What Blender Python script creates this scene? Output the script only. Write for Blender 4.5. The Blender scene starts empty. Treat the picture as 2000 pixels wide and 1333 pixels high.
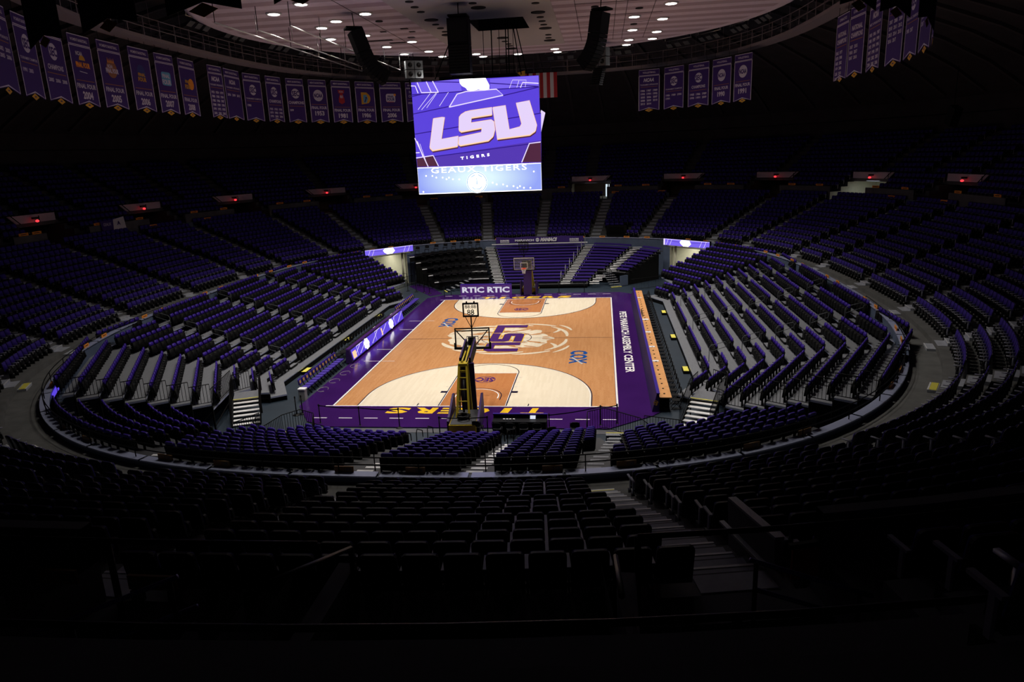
import bpy, math, random
import numpy as np
from mathutils import Vector, Matrix
random.seed(7)
rng = np.random.default_rng(7)
scene = bpy.context.scene
COL = scene.collection
R_ = math.radians

# ------------------------------------------------------------------ camera
CAM = Vector((6.986, -49.525, 12.838))
_yaw, _pit, _rol = -0.13252, -0.25548, -0.041648
_f = Vector((math.sin(_yaw)*math.cos(_pit), math.cos(_yaw)*math.cos(_pit), math.sin(_pit)))
_r0 = Vector((math.cos(_yaw), -math.sin(_yaw), 0)); _u0 = _r0.cross(_f)
_r = math.cos(_rol)*_r0 + math.sin(_rol)*_u0
_u = -math.sin(_rol)*_r0 + math.cos(_rol)*_u0
cd = bpy.data.cameras.new('camera'); cam = bpy.data.objects.new('camera', cd); COL.objects.link(cam)
m = Matrix(((_r.x, _u.x, -_f.x), (_r.y, _u.y, -_f.y), (_r.z, _u.z, -_f.z))).to_4x4()
m.translation = CAM
cam.matrix_world = m
cd.sensor_width = 36; cd.lens = 1390.366*36/2000; cd.clip_end = 400; cd.clip_start = .05
scene.camera = cam

# ------------------------------------------------------------------ world, exposure
scene.view_settings.view_transform = 'Standard'; scene.view_settings.look = 'None'
scene.view_settings.gamma = 1; scene.view_settings.exposure = 0.0
scene.view_settings.use_curve_mapping = False
w = bpy.data.worlds.new('world'); scene.world = w; w.use_nodes = True
w.node_tree.nodes['Background'].inputs[0].default_value = (0.5, 0.45, 0.7, 1)
w.node_tree.nodes['Background'].inputs[1].default_value = 0.0
scene.cycles.max_bounces = 5; scene.cycles.diffuse_bounces = 3; scene.cycles.glossy_bounces = 3
scene.cycles.use_denoising = True
LAMP_W = 2380.0      # each ceiling downlight
def spot(name, loc, power, angle, blend, parent=None, color=(1, .93, .84), radius=.22, aim=None):
    l = bpy.data.lights.new(name, 'SPOT'); l.energy = power; l.spot_size = R_(angle); l.spot_blend = blend
    l.color = color; l.shadow_soft_size = radius
    o = bpy.data.objects.new(name, l); COL.objects.link(o); o.location = loc
    if aim is not None:
        o.rotation_euler = (Vector(aim)-Vector(loc)).to_track_quat('-Z', 'Y').to_euler()
    if parent: o.parent = parent
    return o
def area(name, loc, size, power, aim, color=(1, .95, .85)):
    l = bpy.data.lights.new(name, 'AREA'); l.shape = 'RECTANGLE'; l.size, l.size_y = size; l.energy = power; l.color = color
    o = bpy.data.objects.new(name, l); COL.objects.link(o); o.location = loc
    o.rotation_euler = (Vector(aim)-Vector(loc)).to_track_quat('-Z', 'Y').to_euler()
    return o

# ------------------------------------------------------------------ helpers
def tag(o, label=None, cat=None, group=None, kind=None):
    if label: o['label'] = label
    if cat: o['category'] = cat
    if group: o['group'] = group
    if kind: o['kind'] = kind
    return o
def empty(name, loc=(0, 0, 0), rz=0, label=None, cat=None, group=None):
    o = bpy.data.objects.new(name, None); COL.objects.link(o); o.location = loc; o.rotation_euler = (0, 0, rz)
    o.empty_display_size = .2
    return tag(o, label, cat, group)
ONES = ['', 'first', 'second', 'third', 'fourth', 'fifth', 'sixth', 'seventh', 'eighth', 'ninth', 'tenth', 'eleventh', 'twelfth', 'thirteenth', 'fourteenth', 'fifteenth', 'sixteenth', 'seventeenth', 'eighteenth', 'nineteenth']
def nth(n):
    if n < 20: return ONES[n]
    t = ['', '', 'twent', 'thirt', 'fort', 'fift', 'sixt'][n//10]
    return t+'ieth' if n % 10 == 0 else t+'y-'+ONES[n % 10]

class MB:
    def __init__(s): s.v = []; s.f = []; s.m = []; s.sm = []; s.n = 0
    def add(s, V, F, mat=0, smooth=False):
        b = len(s.v); s.v.extend([tuple(p) for p in V])
        for f in F: s.f.append([b+i for i in f]); s.m.append(mat); s.sm.append(smooth)
        return s
    def box(s, c, d, yaw=0, mat=0, M=None):
        x, y, z = d[0]/2, d[1]/2, d[2]/2; ca, sa = math.cos(yaw), math.sin(yaw)
        V = []
        for dz in (-z, z):
            for dx, dy in ((-x, -y), (x, -y), (x, y), (-x, y)):
                V.append((c[0]+dx*ca-dy*sa, c[1]+dx*sa+dy*ca, c[2]+dz))
        if M is not None: V = [tuple(M @ Vector(p)) for p in V]
        return s.add(V, [(3, 2, 1, 0), (4, 5, 6, 7), (0, 1, 5, 4), (1, 2, 6, 5), (2, 3, 7, 6), (3, 0, 4, 7)], mat)
    def beam(s, p0, p1, w, h, mat=0, up=(0, 0, 1)):
        p0, p1, up = Vector(p0), Vector(p1), Vector(up)
        d = (p1-p0).normalized()
        if abs(d.dot(up)) > .99: up = Vector((0, 1, 0))
        a = d.cross(up).normalized()*w/2; b = a.cross(d).normalized()*h/2
        V = [p+q for p in (p0, p1) for q in (-a-b, a-b, a+b, -a+b)]
        return s.add(V, [(0, 1, 2, 3), (7, 6, 5, 4), (4, 5, 1, 0), (5, 6, 2, 1), (6, 7, 3, 2), (7, 4, 0, 3)], mat)
    def tube(s, pts, r, n=6, mat=0, closed=False, cap=True):
        pts = [Vector(p) for p in pts]; k = len(pts); V = []; rr = r if hasattr(r, '__len__') else [r]*k
        up = Vector((0, 0, 1)); prev = None
        for i, p in enumerate(pts):
            if closed: d = (pts[(i+1) % k]-pts[i-1])
            else: d = pts[min(i+1, k-1)]-pts[max(i-1, 0)]
            d.normalize()
            ref = prev if prev is not None else (up if abs(d.dot(up)) < .95 else Vector((1, 0, 0)))
            a = (ref-d*ref.dot(d)).normalized(); prev = a; b = d.cross(a)
            for j in range(n):
                t = 2*math.pi*j/n; V.append(p+(a*math.cos(t)+b*math.sin(t))*rr[i])
        F = []
        for i in range(k if closed else k-1):
            i2 = (i+1) % k
            for j in range(n): F.append((i*n+j, i*n+(j+1) % n, i2*n+(j+1) % n, i2*n+j))
        if not closed and cap: F += [tuple(range(n))[::-1], tuple((k-1)*n+j for j in range(n))]
        return s.add(V, F, mat, True)
    def prism(s, poly, frame, t0, t1, mat=0, smooth=False):
        o, U, Vv, W = frame; n = len(poly)
        P = [o+U*p[0]+Vv*p[1]+W*t for t in (t0, t1) for p in poly]
        F = [tuple(range(n))[::-1], tuple(range(n, 2*n))]+[(i, (i+1) % n, n+(i+1) % n, n+i) for i in range(n)]
        return s.add(P, F, mat, smooth)
    def face(s, poly, frame, t=0, mat=0):
        o, U, Vv, W = frame
        return s.add([o+U*p[0]+Vv*p[1]+W*t for p in poly], [tuple(range(len(poly)))], mat)
    def strip(s, pts, w, frame, t=0, mat=0, closed=False):
        """flat line of width w through 2D points"""
        P = [Vector(p).to_2d() if len(p) > 2 else Vector(p) for p in pts]; k = len(P); L = []; Rr = []
        for i in range(k):
            a = P[i-1] if (closed or i > 0) else P[i]; b = P[(i+1) % k] if (closed or i < k-1) else P[i]
            d = (b-a).normalized(); nn = Vector((-d.y, d.x))*w/2; L.append(P[i]+nn); Rr.append(P[i]-nn)
        o, U, Vv, W = frame
        V = [o+U*p.x+Vv*p.y+W*t for p in L+Rr]
        F = [(k+i, k+(i+1) % k, (i+1) % k, i) for i in range(k if closed else k-1)]
        return s.add(V, F, mat)
    def lathe(s, c, prof, n=16, mat=0):
        V = []
        for r, z in prof:
            for j in range(n):
                t = 2*math.pi*j/n; V.append((c[0]+r*math.cos(t), c[1]+r*math.sin(t), c[2]+z))
        F = []
        for i in range(len(prof)-1):
            for j in range(n): F.append((i*n+j, i*n+(j+1) % n, (i+1)*n+(j+1) % n, (i+1)*n+j))
        F += [tuple(range(n))[::-1], tuple((len(prof)-1)*n+j for j in range(n))]
        return s.add(V, F, mat, True)
    def text(s, txt, frame, t=0, h=1, at=(0, 0), mat=0, bold=0.0, shear=0.0, w=None, xs=1.0, space=1.0, rot=0):
        V2, F = text_geo(txt, bold, space)
        if not len(V2): return s
        x0, x1 = V2[:, 0].min(), V2[:, 0].max(); y0, y1 = V2[:, 1].min(), V2[:, 1].max()
        sc = h/max(y1-y0, 1e-6); sx = sc*xs if w is None else w/(x1-x0)
        o, U, Vv, W = frame; cr, sr = math.cos(rot), math.sin(rot); V = []
        for p in V2:
            y = (p[1]-(y0+y1)/2)*sc; x = (p[0]-(x0+x1)/2)*sx+shear*y
            x, y = x*cr-y*sr, x*sr+y*cr
            V.append(o+U*(at[0]+x)+Vv*(at[1]+y)+W*t)
        return s.add(V, F, mat)
    def build(s, name, mats, parent=None, loc=None):
        me = bpy.data.meshes.new(name)
        me.from_pydata(s.v, [], s.f)
        if not isinstance(mats, (list, tuple)): mats = [mats]
        for mt in mats: me.materials.append(mt)
        if len(s.f):
            me.polygons.foreach_set('material_index', s.m); me.polygons.foreach_set('use_smooth', s.sm)
        me.update()
        o = bpy.data.objects.new(name, me); COL.objects.link(o)
        if parent: o.parent = parent
        if loc: o.location = loc
        return o
_tg = {}
def text_geo(txt, bold, space):
    k = (txt, bold, space)
    if k not in _tg:
        c = bpy.data.curves.new('t', 'FONT'); c.body = txt; c.size = 1; c.offset = bold; c.resolution_u = 2; c.space_character = space
        o = bpy.data.objects.new('t', c)
        me = bpy.data.meshes.new_from_object(o)
        V = np.zeros(len(me.vertices)*3); me.vertices.foreach_get('co', V); V = V.reshape(-1, 3)[:, :2]
        F = [tuple(p.vertices) for p in me.polygons]
        bpy.data.objects.remove(o); bpy.data.curves.remove(c); bpy.data.meshes.remove(me)
        _tg[k] = (V, F)
    return _tg[k]
def fr(o, U=(1, 0, 0), V=(0, 1, 0)):
    U, V = Vector(U).normalized(), Vector(V).normalized(); return (Vector(o), U, V, U.cross(V))
def arc(cx, cy, r, a0, a1, n=24):
    return [(cx+r*math.cos(R_(a0+(a1-a0)*i/n)), cy+r*math.sin(R_(a0+(a1-a0)*i/n))) for i in range(n+1)]
def rrect(x0, y0, x1, y1, r, n=4, corners=(1, 1, 1, 1)):
    P = []
    for (cx, cy, a, on) in ((x1-r, y0+r, 270, corners[0]), (x1-r, y1-r, 0, corners[1]), (x0+r, y1-r, 90, corners[2]), (x0+r, y0+r, 180, corners[3])):
        if on: P += arc(cx, cy, r, a, a+90, n)
        else: P.append((cx+(r if a in (270, 0) else -r), cy+(r if a in (0, 90) else -r)))
    return P

# ------------------------------------------------------------------ materials
def mat(name, col, rough=.6, metal=0, noise=0, nscale=4, nstretch=(1, 1, 1), emit=None, estr=0, spec=None, dark=None, bump=0):
    mt = bpy.data.materials.new(name); mt.use_nodes = True; nt = mt.node_tree; b = nt.nodes['Principled BSDF']
    b.inputs['Base Color'].default_value = (*col, 1); b.inputs['Roughness'].default_value = rough; b.inputs['Metallic'].default_value = metal
    if spec is not None: b.inputs['Specular IOR Level'].default_value = spec
    if emit: b.inputs['Emission Color'].default_value = (*emit, 1); b.inputs['Emission Strength'].default_value = estr
    if noise:
        tc = nt.nodes.new('ShaderNodeTexCoord'); mp = nt.nodes.new('ShaderNodeMapping'); mp.inputs['Scale'].default_value = nstretch
        ns = nt.nodes.new('ShaderNodeTexNoise'); ns.inputs['Scale'].default_value = nscale; ns.inputs['Detail'].default_value = 4
        rp = nt.nodes.new('ShaderNodeValToRGB'); d = dark or tuple(c*(1-noise) for c in col)
        rp.color_ramp.elements[0].color = (*d, 1); rp.color_ramp.elements[1].color = (*[min(1, c*(1+noise*.6)) for c in col], 1)
        rp.color_ramp.elements[0].position = .35; rp.color_ramp.elements[1].position = .65
        nt.links.new(tc.outputs['Object'], mp.inputs[0]); nt.links.new(mp.outputs[0], ns.inputs[0]); nt.links.new(ns.outputs[0], rp.inputs[0]); nt.links.new(rp.outputs[0], b.inputs['Base Color'])
        if bump:
            bp = nt.nodes.new('ShaderNodeBump'); bp.inputs['Strength'].default_value = bump; nt.links.new(ns.outputs[0], bp.inputs['Height']); nt.links.new(bp.outputs[0], b.inputs['Normal'])
    return mt
def emis(name, col, s):
    mt = bpy.data.materials.new(name); mt.use_nodes = True; nt = mt.node_tree; b = nt.nodes['Principled BSDF']
    b.inputs['Base Color'].default_value = (.01, .01, .012, 1); b.inputs['Roughness'].default_value = .5
    b.inputs['Emission Color'].default_value = (*col, 1); b.inputs['Emission Strength'].default_value = s
    return mt
def wood(name, c1, c2, fleck, pitch=.057, rough=.22):
    """narrow strip hardwood with boards along Y"""
    mt = bpy.data.materials.new(name); mt.use_nodes = True; nt = mt.node_tree; N = nt.nodes; L = nt.links; b = N['Principled BSDF']
    b.inputs['Roughness'].default_value = rough; b.inputs['Specular IOR Level'].default_value = .35
    tc = N.new('ShaderNodeTexCoord')
    br = N.new('ShaderNodeTexBrick'); br.inputs['Scale'].default_value = 1; br.inputs['Brick Width'].default_value = 1.3; br.inputs['Row Height'].default_value = pitch*2
    br.inputs['Mortar Size'].default_value = .0; br.inputs['Color1'].default_value = (*c1, 1); br.inputs['Color2'].default_value = (*c2, 1); br.offset = .37
    mp = N.new('ShaderNodeMapping'); mp.inputs['Rotation'].default_value = (0, 0, R_(90))
    L.new(tc.outputs['Object'], mp.inputs[0]); L.new(mp.outputs[0], br.inputs[0])
    m2 = N.new('ShaderNodeMapping'); m2.inputs['Scale'].default_value = (20, 3.0, 1); L.new(tc.outputs['Object'], m2.inputs[0])
    ns = N.new('ShaderNodeTexNoise'); ns.inputs['Scale'].default_value = 2.2; ns.inputs['Detail'].default_value = 5; L.new(m2.outputs[0], ns.inputs[0])
    rp = N.new('ShaderNodeValToRGB'); rp.color_ramp.elements[0].position = .33; rp.color_ramp.elements[1].position = .44
    rp.color_ramp.elements[0].color = (*fleck, 1); rp.color_ramp.elements[1].color = (1, 1, 1, 1); L.new(ns.outputs[0], rp.inputs[0])
    mx = N.new('ShaderNodeMix'); mx.data_type = 'RGBA'; mx.blend_type = 'MULTIPLY'; mx.inputs[0].default_value = 1
    L.new(br.outputs[0], mx.inputs[6]); L.new(rp.outputs[0], mx.inputs[7]); L.new(mx.outputs[2], b.inputs['Base Color'])
    return mt
M = {}
M['navy'] = mat('navy_floor', (.014, .025, .04), .5, noise=.15, nscale=.7)
M['wood'] = wood('maple_floor', (.58, .29, .125), (.52, .245, .1), (.72, .62, .55))
M['wood_lane'] = wood('stained_lane', (.5, .21, .08), (.46, .18, .066), (.72, .62, .55))
M['cream'] = wood('pale_stained_maple', (.8, .71, .56), (.75, .66, .51), (.96, .93, .85))
M['purple_paint'] = mat('purple_paint', (.038, .008, .1), .16, noise=.12, nscale=.6, spec=.6)
M['line_black'] = mat('dark_line_paint', (.012, .008, .03), .3)
M['line_white'] = mat('white_line_paint', (.85, .85, .85), .3)
M['yellow_paint'] = mat('yellow_paint', (.85, .52, .02), .3)
M['purple_deep'] = mat('deep_purple_paint', (.06, .012, .14), .3)
M['cox_blue'] = mat('blue_paint', (.004, .07, .32), .3)
M['led_white'] = emis('led_board_letters', (.78, .76, .9), .8)
M['led_purple'] = emis('led_board_purple', (.07, .015, .16), .8)
M['lit_window'] = emis('lit_window', (.75, .9, 1), 1.0)
M['deck_dark'] = mat('dark_deck_plank', (.035, .036, .042), .55)
M['silver_paint'] = mat('silver_paint', (.5, .5, .5), .3)
M['concrete'] = mat('concrete', (.13, .132, .13), .8, noise=.18, nscale=1.5, bump=.05)
M['concrete_dark'] = mat('painted_concrete', (.085, .085, .1), .85, noise=.15, nscale=1)
M['slate'] = mat('slate_wall_paint', (.09, .12, .19), .55, noise=.08, nscale=2)
M['slate_cap'] = mat('pale_metal_cap', (.42, .46, .66), .35, metal=.3)
M['alu'] = mat('grey_deck_plank', (.25, .26, .29), .38, metal=.35, noise=.2, nscale=3, nstretch=(30, .6, 1))
M['alu_bright'] = mat('bright_tread_metal', (.8, .8, .82), .45, metal=.1, noise=.1)
M['black'] = mat('black_plastic', (.005, .005, .006), .5, spec=.2)
M['black_matte'] = mat('matt_black_metal', (.0035, .0035, .004), .7, spec=.12)
M['black_seat'] = mat('black_seat_shell', (.005, .005, .006), .4, spec=.35)
M['seat_purple'] = mat('purple_seat_fabric', (.036, .01, .28), .75, noise=.15, nscale=20)
M['seat_purple_p'] = mat('purple_seat_plastic', (.03, .009, .22), .5, spec=.25)
M['bench_purple'] = mat('purple_bench_plastic', (.03, .01, .17), .55)
M['arm'] = mat('grey_armrest_plastic', (.33, .33, .4), .4)
M['stair'] = mat('pale_stair_concrete', (.4, .42, .48), .6, noise=.1)
M['orange_unlit'] = mat('unlit_orange_sign', (.16, .07, .012), .6)  # sign orange darkened: shade of the unlit near plates is in the colour
M['rail_glint'] = mat('violet_glint_rail', (.1, .08, .28), .35, metal=.3)  # violet glint on the dark handrail is put into its base colour
M['yellow'] = mat('yellow_metal_paint', (.42, .31, .015), .45)
M['yellow_edge'] = mat('yellow_step_nosing', (.75, .68, .1), .5)
M['pad'] = mat('purple_safety_pad', (.026, .008, .08), .6, spec=.3)
M['rim'] = mat('orange_rim_paint', (.75, .08, .02), .35)
M['net'] = mat('white_net_cord', (.7, .7, .7), .8)
M['white'] = mat('white_plastic', (.75, .75, .77), .5)
M['white_fab'] = mat('white_fabric', (.62, .6, .68), .8)
M['grey'] = mat('grey_plastic', (.3, .3, .29), .5)
M['truss'] = mat('silver_pipe', (.55, .55, .55), .3, metal=.8)
M['steel_grey'] = mat('catwalk_paint', (.26, .22, .25), .55)
M['banner'] = mat('purple_banner_cloth', (.045, .016, .17), .85)
M['banner_back'] = mat('unlit_banner_back', (.03, .022, .03), .9)
M['banner_white'] = mat('white_banner_print', (.58, .54, .7), .8)
M['banner_line'] = mat('copper_banner_print', (.3, .12, .06), .8)
M['gold'] = mat('gold_cloth', (.62, .33, .03), .8)
M['orange'] = mat('orange_sign', (.85, .3, .03), .6)
M['red_cloth'] = mat('red_cloth', (.4, .02, .03), .8)
M['blue_cloth'] = mat('blue_cloth', (.03, .04, .2), .8)
M['lt_blue'] = mat('sky_print', (.1, .35, .6), .8)
M['table_top'] = mat('tan_wood_worktop', (.62, .3, .11), .45, noise=.1, nscale=3)
M['cream_wall'] = mat('cream_wall_paint', (.62, .6, .48), .7, noise=.05)
M['brown_door'] = mat('brown_door', (.12, .07, .05), .5)
M['speaker'] = mat('black_speaker_cabinet', (.006, .006, .008), .85, spec=.15)
M['speaker_grey'] = mat('grey_speaker_cabinet', (.08, .09, .1), .7)
M['ceil_a'] = mat('pale_acoustic_panel', (.7, .6, .72), .85, noise=.05, nscale=3)
M['ceil_b'] = mat('pink_acoustic_panel', (.48, .37, .46), .85, noise=.12, nscale=30)
M['ceil_c'] = mat('smooth_plaster', (.5, .48, .5), .8)
M['hole'] = mat('dark_recess', (.01, .01, .012), .8)
M['dome'] = mat('dark_dome_panel', (.05, .045, .055), .9, noise=.2, nscale=.8)
M['dome_rib'] = mat('dome_rib_concrete', (.075, .068, .08), .9)
M['lamp'] = emis('lamp_lens', (1, .93, .86), 14)
M['exit_red'] = emis('red_exit_glow', (1, .03, .04), 2.2)
M['lintel'] = mat('pale_lintel_panel', (.6, .48, .6), .7)
M['glass'] = mat('clear_backboard_glass', (.8, .85, .85), .03)
_g = M['glass'].node_tree; _b = _g.nodes['Principled BSDF']; _b.inputs['Transmission Weight'].default_value = 0; _b.inputs['Alpha'].default_value = .05
M['s_purple'] = emis('screen_purple', (.105, .056, .72), 1.0)
M['s_purple2'] = emis('screen_light_purple', (.2, .13, .88), 1.0)
M['s_dark'] = emis('screen_dark_line', (.03, .01, .25), 1.0)
M['s_deep'] = emis('screen_deep_purple', (.09, .04, .45), 1.0)
M['s_white'] = emis('screen_white', (1, .97, 1), 2.6)
M['s_pink'] = emis('screen_pink_white', (.8, .66, .97), 1.0)
M['s_gold'] = emis('screen_gold', (1, .62, .35), 1.1)
M['s_brown'] = emis('screen_brown_edge', (.08, .02, .05), 1)
M['s_blue'] = emis('screen_pale_blue', (.34, .5, 1), 1.35)
M['s_cyan'] = emis('screen_cyan', (.22, .5, .8), 1.0)
M['s_line'] = emis('screen_thin_line', (.8, .7, 1), 1.1)
M['tablet'] = emis('lit_paper_screen', (.8, .85, 1), .9)

# ------------------------------------------------------------------ oval of the arena
def _base(a=22.4, b=29.7, n=2.6, N=4000, mm=1440):
    t = np.linspace(0, 2*np.pi, N, endpoint=False); c, s = np.cos(t), np.sin(t)
    P = np.c_[a*np.sign(c)*np.abs(c)**(2/n), b*np.sign(s)*np.abs(s)**(2/n)][::-1]
    P = np.roll(P, -np.argmax(P[:, 1]), 0)
    d = np.hypot(*(np.roll(P, -1, 0)-P).T); S = np.r_[0, np.cumsum(d)]; L = S[-1]; q = np.arange(mm)*L/mm; PX = np.r_[P, P[:1]]
    Rr = np.c_[np.interp(q, S, PX[:, 0]), np.interp(q, S, PX[:, 1])]
    T = np.roll(Rr, -1, 0)-np.roll(Rr, 1, 0)
    for _ in range(8): T = (np.roll(T, 1, 0)+T+np.roll(T, -1, 0))/3
    T /= np.hypot(*T.T)[:, None]
    return Rr, np.c_[-T[:, 1], T[:, 0]], L
RP, RN, RL = _base()
def ring(s, off):
    """point on the oval: s metres clockwise from the far end, off metres outward"""
    s = np.asarray(s, float) % RL; k = s/RL*len(RP); i = np.floor(k).astype(int) % len(RP); j = (i+1) % len(RP); f = (k-np.floor(k))[..., None]
    P = RP[i]*(1-f)+RP[j]*f; Nn = RN[i]*(1-f)+RN[j]*f; Nn = Nn/np.linalg.norm(Nn, axis=-1, keepdims=True)
    return P+Nn*off, Nn
def ring3(s, off, z):
    p, _ = ring(s, off); return Vector((float(p[..., 0]), float(p[..., 1]), z))
def sweep(mb, s0, s1, prof, step=.9, matidx=None, cap=True):
    """sweep an (off,z) open profile along the oval"""
    n = max(2, int(math.ceil((s1-s0)/step))+1); S = np.linspace(s0, s1, n); k = len(prof); V = []
    for s in S:
        p, nn = ring(s, 0)
        for o, z in prof: V.append((p[0]+nn[0]*o, p[1]+nn[1]*o, z))
    F = []; b = len(mb.v); mb.v.extend(V)
    for i in range(n-1):
        for j in range(k-1):
            mb.f.append([b+i*k+j, b+i*k+j+1, b+(i+1)*k+j+1, b+(i+1)*k+j]); mb.m.append(0 if matidx is None else matidx[j]); mb.sm.append(False)
    return mb
def screen_glow(name, c0, c1, centre, rad, s=1.2):
    """pale screen picture with a bright middle fading to blue at the sides"""
    mt = emis(name, c0, s); nt = mt.node_tree; N = nt.nodes; L = nt.links
    tc = N.new('ShaderNodeTexCoord'); mp = N.new('ShaderNodeMapping'); mp.vector_type = 'TEXTURE'
    mp.inputs['Location'].default_value = centre; mp.inputs['Scale'].default_value = rad
    g = N.new('ShaderNodeTexGradient'); g.gradient_type = 'SPHERICAL'; rp = N.new('ShaderNodeValToRGB')
    rp.color_ramp.elements[0].color = (*c0, 1); rp.color_ramp.elements[1].color = (*c1, 1); rp.color_ramp.elements[1].position = .75
    L.new(tc.outputs['Object'], mp.inputs[0]); L.new(mp.outputs[0], g.inputs[0]); L.new(g.outputs[0], rp.inputs[0]); L.new(rp.outputs[0], N['Principled BSDF'].inputs['Emission Color'])
    return mt
M['s_low'] = screen_glow('screen_pale_blue_glow', (.3, .38, .95), (.75, .95, 1), (-.1, -4, .9), (3.9, 3.9, 1.5), 1.0)
# ------------------------------------------------------------------ structure
def st(mb, name, mats, **k):
    o = mb.build(name, mats, **k); o['kind'] = 'structure'; return o
RL2 = RL/2
_half = [5.8, 10.8, 18, 22.4, 29.6, 34.8, 42.5, 50.3, 57.6, 63.8, 73, 79.6]
AISLES = [0.0]+_half+[RL2]+[RL-a for a in _half[::-1]]
_ph = [4.1, 10.9, 16.9, 23.6, 31.3, 41.0, 48.0, 55.5, 63.5, 71.5]
PORTALS = _ph+[81.0-0.9]+[RL-87.75]+[RL-a for a in _ph[::-1]]
PORTALS = sorted([p for p in PORTALS if not 78 < p < 88]+[80.0, 84.6])
def scale_at(s, off):
    a, _ = ring(s-.3, off); b, _ = ring(s+.3, off); return float(np.hypot(*(b-a)))/.6
BO = lambda k: 1.55+.83*k        # lower bowl row front edge
BZ = lambda k: 3.42+.31*k
DO = lambda k: 12.95+.85*k       # upper deck
DZ = lambda k: 8.0+.43*k
NB, ND = 13, 13

f = MB(); f.box((0, -6, -.1), (130, 130, .1)); st(f, 'floor', M['navy'])
# lower bowl treads
b = MB(); prof = [(.25, 3.15), (BO(0), 3.15)]
for k in range(NB):
    prof += [(BO(k), BZ(k)), (BO(k+1) if k < NB-1 else 12.45, BZ(k))]
sweep(b, 0, RL, prof); st(b, 'bowl_terraces', M['concrete'])
RIMZ = lambda s: 3.34 if 61 < s % RL < RL-61 else 3.68
# rim wall with openings for the four corner passages
VOM = [(15.0, 21.1), (64.6, 70.6), (RL-70.6, RL-64.6), (RL-21.1, RL-15.0)]
b = MB(); cuts = [0]+[x for v in VOM for x in v]+[RL]
for i in range(len(cuts)-1):
    s0, s1 = cuts[i], cuts[i+1]
    for q0, q1 in ((s0, min(s1, 61)), (max(s0, 61), min(s1, RL-61)), (max(s0, RL-61), s1)):
        if q1-q0 < .01: continue
        zt = RIMZ((q0+q1)/2)
        if i % 2 == 0: sweep(b, q0, q1, [(0, -.05), (0, zt), (.25, zt), (.25, 3.15)])
        else: sweep(b, q0, q1, [(.1, 3.05), (0, 3.05), (0, zt), (.25, zt), (.25, 3.15)])
st(b, 'wall_rim', M['slate'])
b = MB()
for i in range(60):
    s0 = i*RL/60; zt = RIMZ(s0+1); sweep(b, s0+.05, s0+RL/60-.05, [(-.06, zt), (-.06, zt+.05), (.30, zt+.05), (.30, zt)])
st(b, 'trim_1', M['slate_cap'])
# aisle stairs in the bowl: two steps per row
for a in AISLES:
    sc = scale_at(a, 7); b = MB()
    for k in range(NB):
        for q in (0, 1):
            z0 = BZ(k)-.31+.155*(q+1); o0 = BO(k)-.38+.36*q if k or q else BO(0)-.38
            if q == 1: continue
            p, nn = ring(a, o0+.21); yaw = math.atan2(nn[1], nn[0])
            b.box((p[0], p[1], BZ(k)-.155-.08), (.42, 1.05, .16), yaw, 0); b.box((p[0]+nn[0]*.42, p[1]+nn[1]*.42, BZ(k)+.008), (.4, 1.05, .016), yaw, 0)
            b.box((p[0]-nn[0]*.2, p[1]-nn[1]*.2, BZ(k)-.152), (.05, 1.05, .012), yaw, 1)
    st(b, 'aisle_stairs', [M['stair'], M['alu_bright']])
# upper deck
def deck_intervals():
    P = PORTALS; out = []
    for i in range(len(P)):
        a = P[i]; c = P[(i+1) % len(P)]+(RL if i == len(P)-1 else 0)
        out.append((a+PHW(a), c-PHW(c)))
    return out
def PHW(s): return (2.3 if not 78 < s < 88 else 1.35)/scale_at(s, 13)
b = MB()
for s0, s1 in deck_intervals():
    pr = [(12.40, 7.0), (12.40, 8.55), (12.58, 8.55), (12.58, 8.0), (DO(0), 8.0)]
    if s0 < 82.3 < s1: pr = [(12.40, 7.0), (12.40, 7.55), (12.58, 7.55), (DO(1), 7.55), (DO(1), 7.55)]
    k0 = 0
    for k in range(3):
        z = DZ(k) if not (s0 < 82.3 < s1) else 7.55
        pr += [(DO(k), z), (DO(k+1), z)]
    sweep(b, s0, s1, pr)
pr = []
for k in range(3, ND): pr += [(DO(k), DZ(k)), (DO(k+1), DZ(k))]
sweep(b, 0, RL, [(DO(3), 8.9)]+pr)
st(b, 'upper_deck_terraces', M['concrete_dark'])
# portals: side walls, back wall, soffit, pale lintel
for i, a in enumerate(PORTALS):
    h = PHW(a); b = MB()
    for sgn in (-1, 1):
        for o0, o1, z1 in ((12.4, DO(1), 8.0), (DO(1), DO(2), 8.43), (DO(2), DO(3), 8.86), (DO(3), 18.5, 9.2)):
            p = [ring3(a+sgn*h, o0, 7.0), ring3(a+sgn*h, o1, 7.0), ring3(a+sgn*h, o1, z1), ring3(a+sgn*h, o0, z1)]
            b.add(p, [(0, 1, 2, 3)])
    q = [ring3(a-h, 18.5, 7.0), ring3(a+h, 18.5, 7.0), ring3(a+h, 18.5, 9.3), ring3(a-h, 18.5, 9.3)]
    b.add(q, [(0, 1, 2, 3)], 1)
    b.add([ring3(a-h, DO(3), 9.18), ring3(a+h, DO(3), 9.18), ring3(a+h, 18.5, 9.18), ring3(a-h, 18.5, 9.18)], [(0, 1, 2, 3)])
    b.add([ring3(a-h, 12.4, 7.13), ring3(a+h, 12.4, 7.13), ring3(a+h, 18.5, 7.13), ring3(a-h, 18.5, 7.13)], [(0, 1, 2, 3)])
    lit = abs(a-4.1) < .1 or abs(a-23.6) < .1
    st(b, 'wall_portal', [M['cream_wall'] if lit else M['concrete_dark'], M['brown_door'] if not abs(a-23.6) < .1 else M['cream_wall']])
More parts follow.
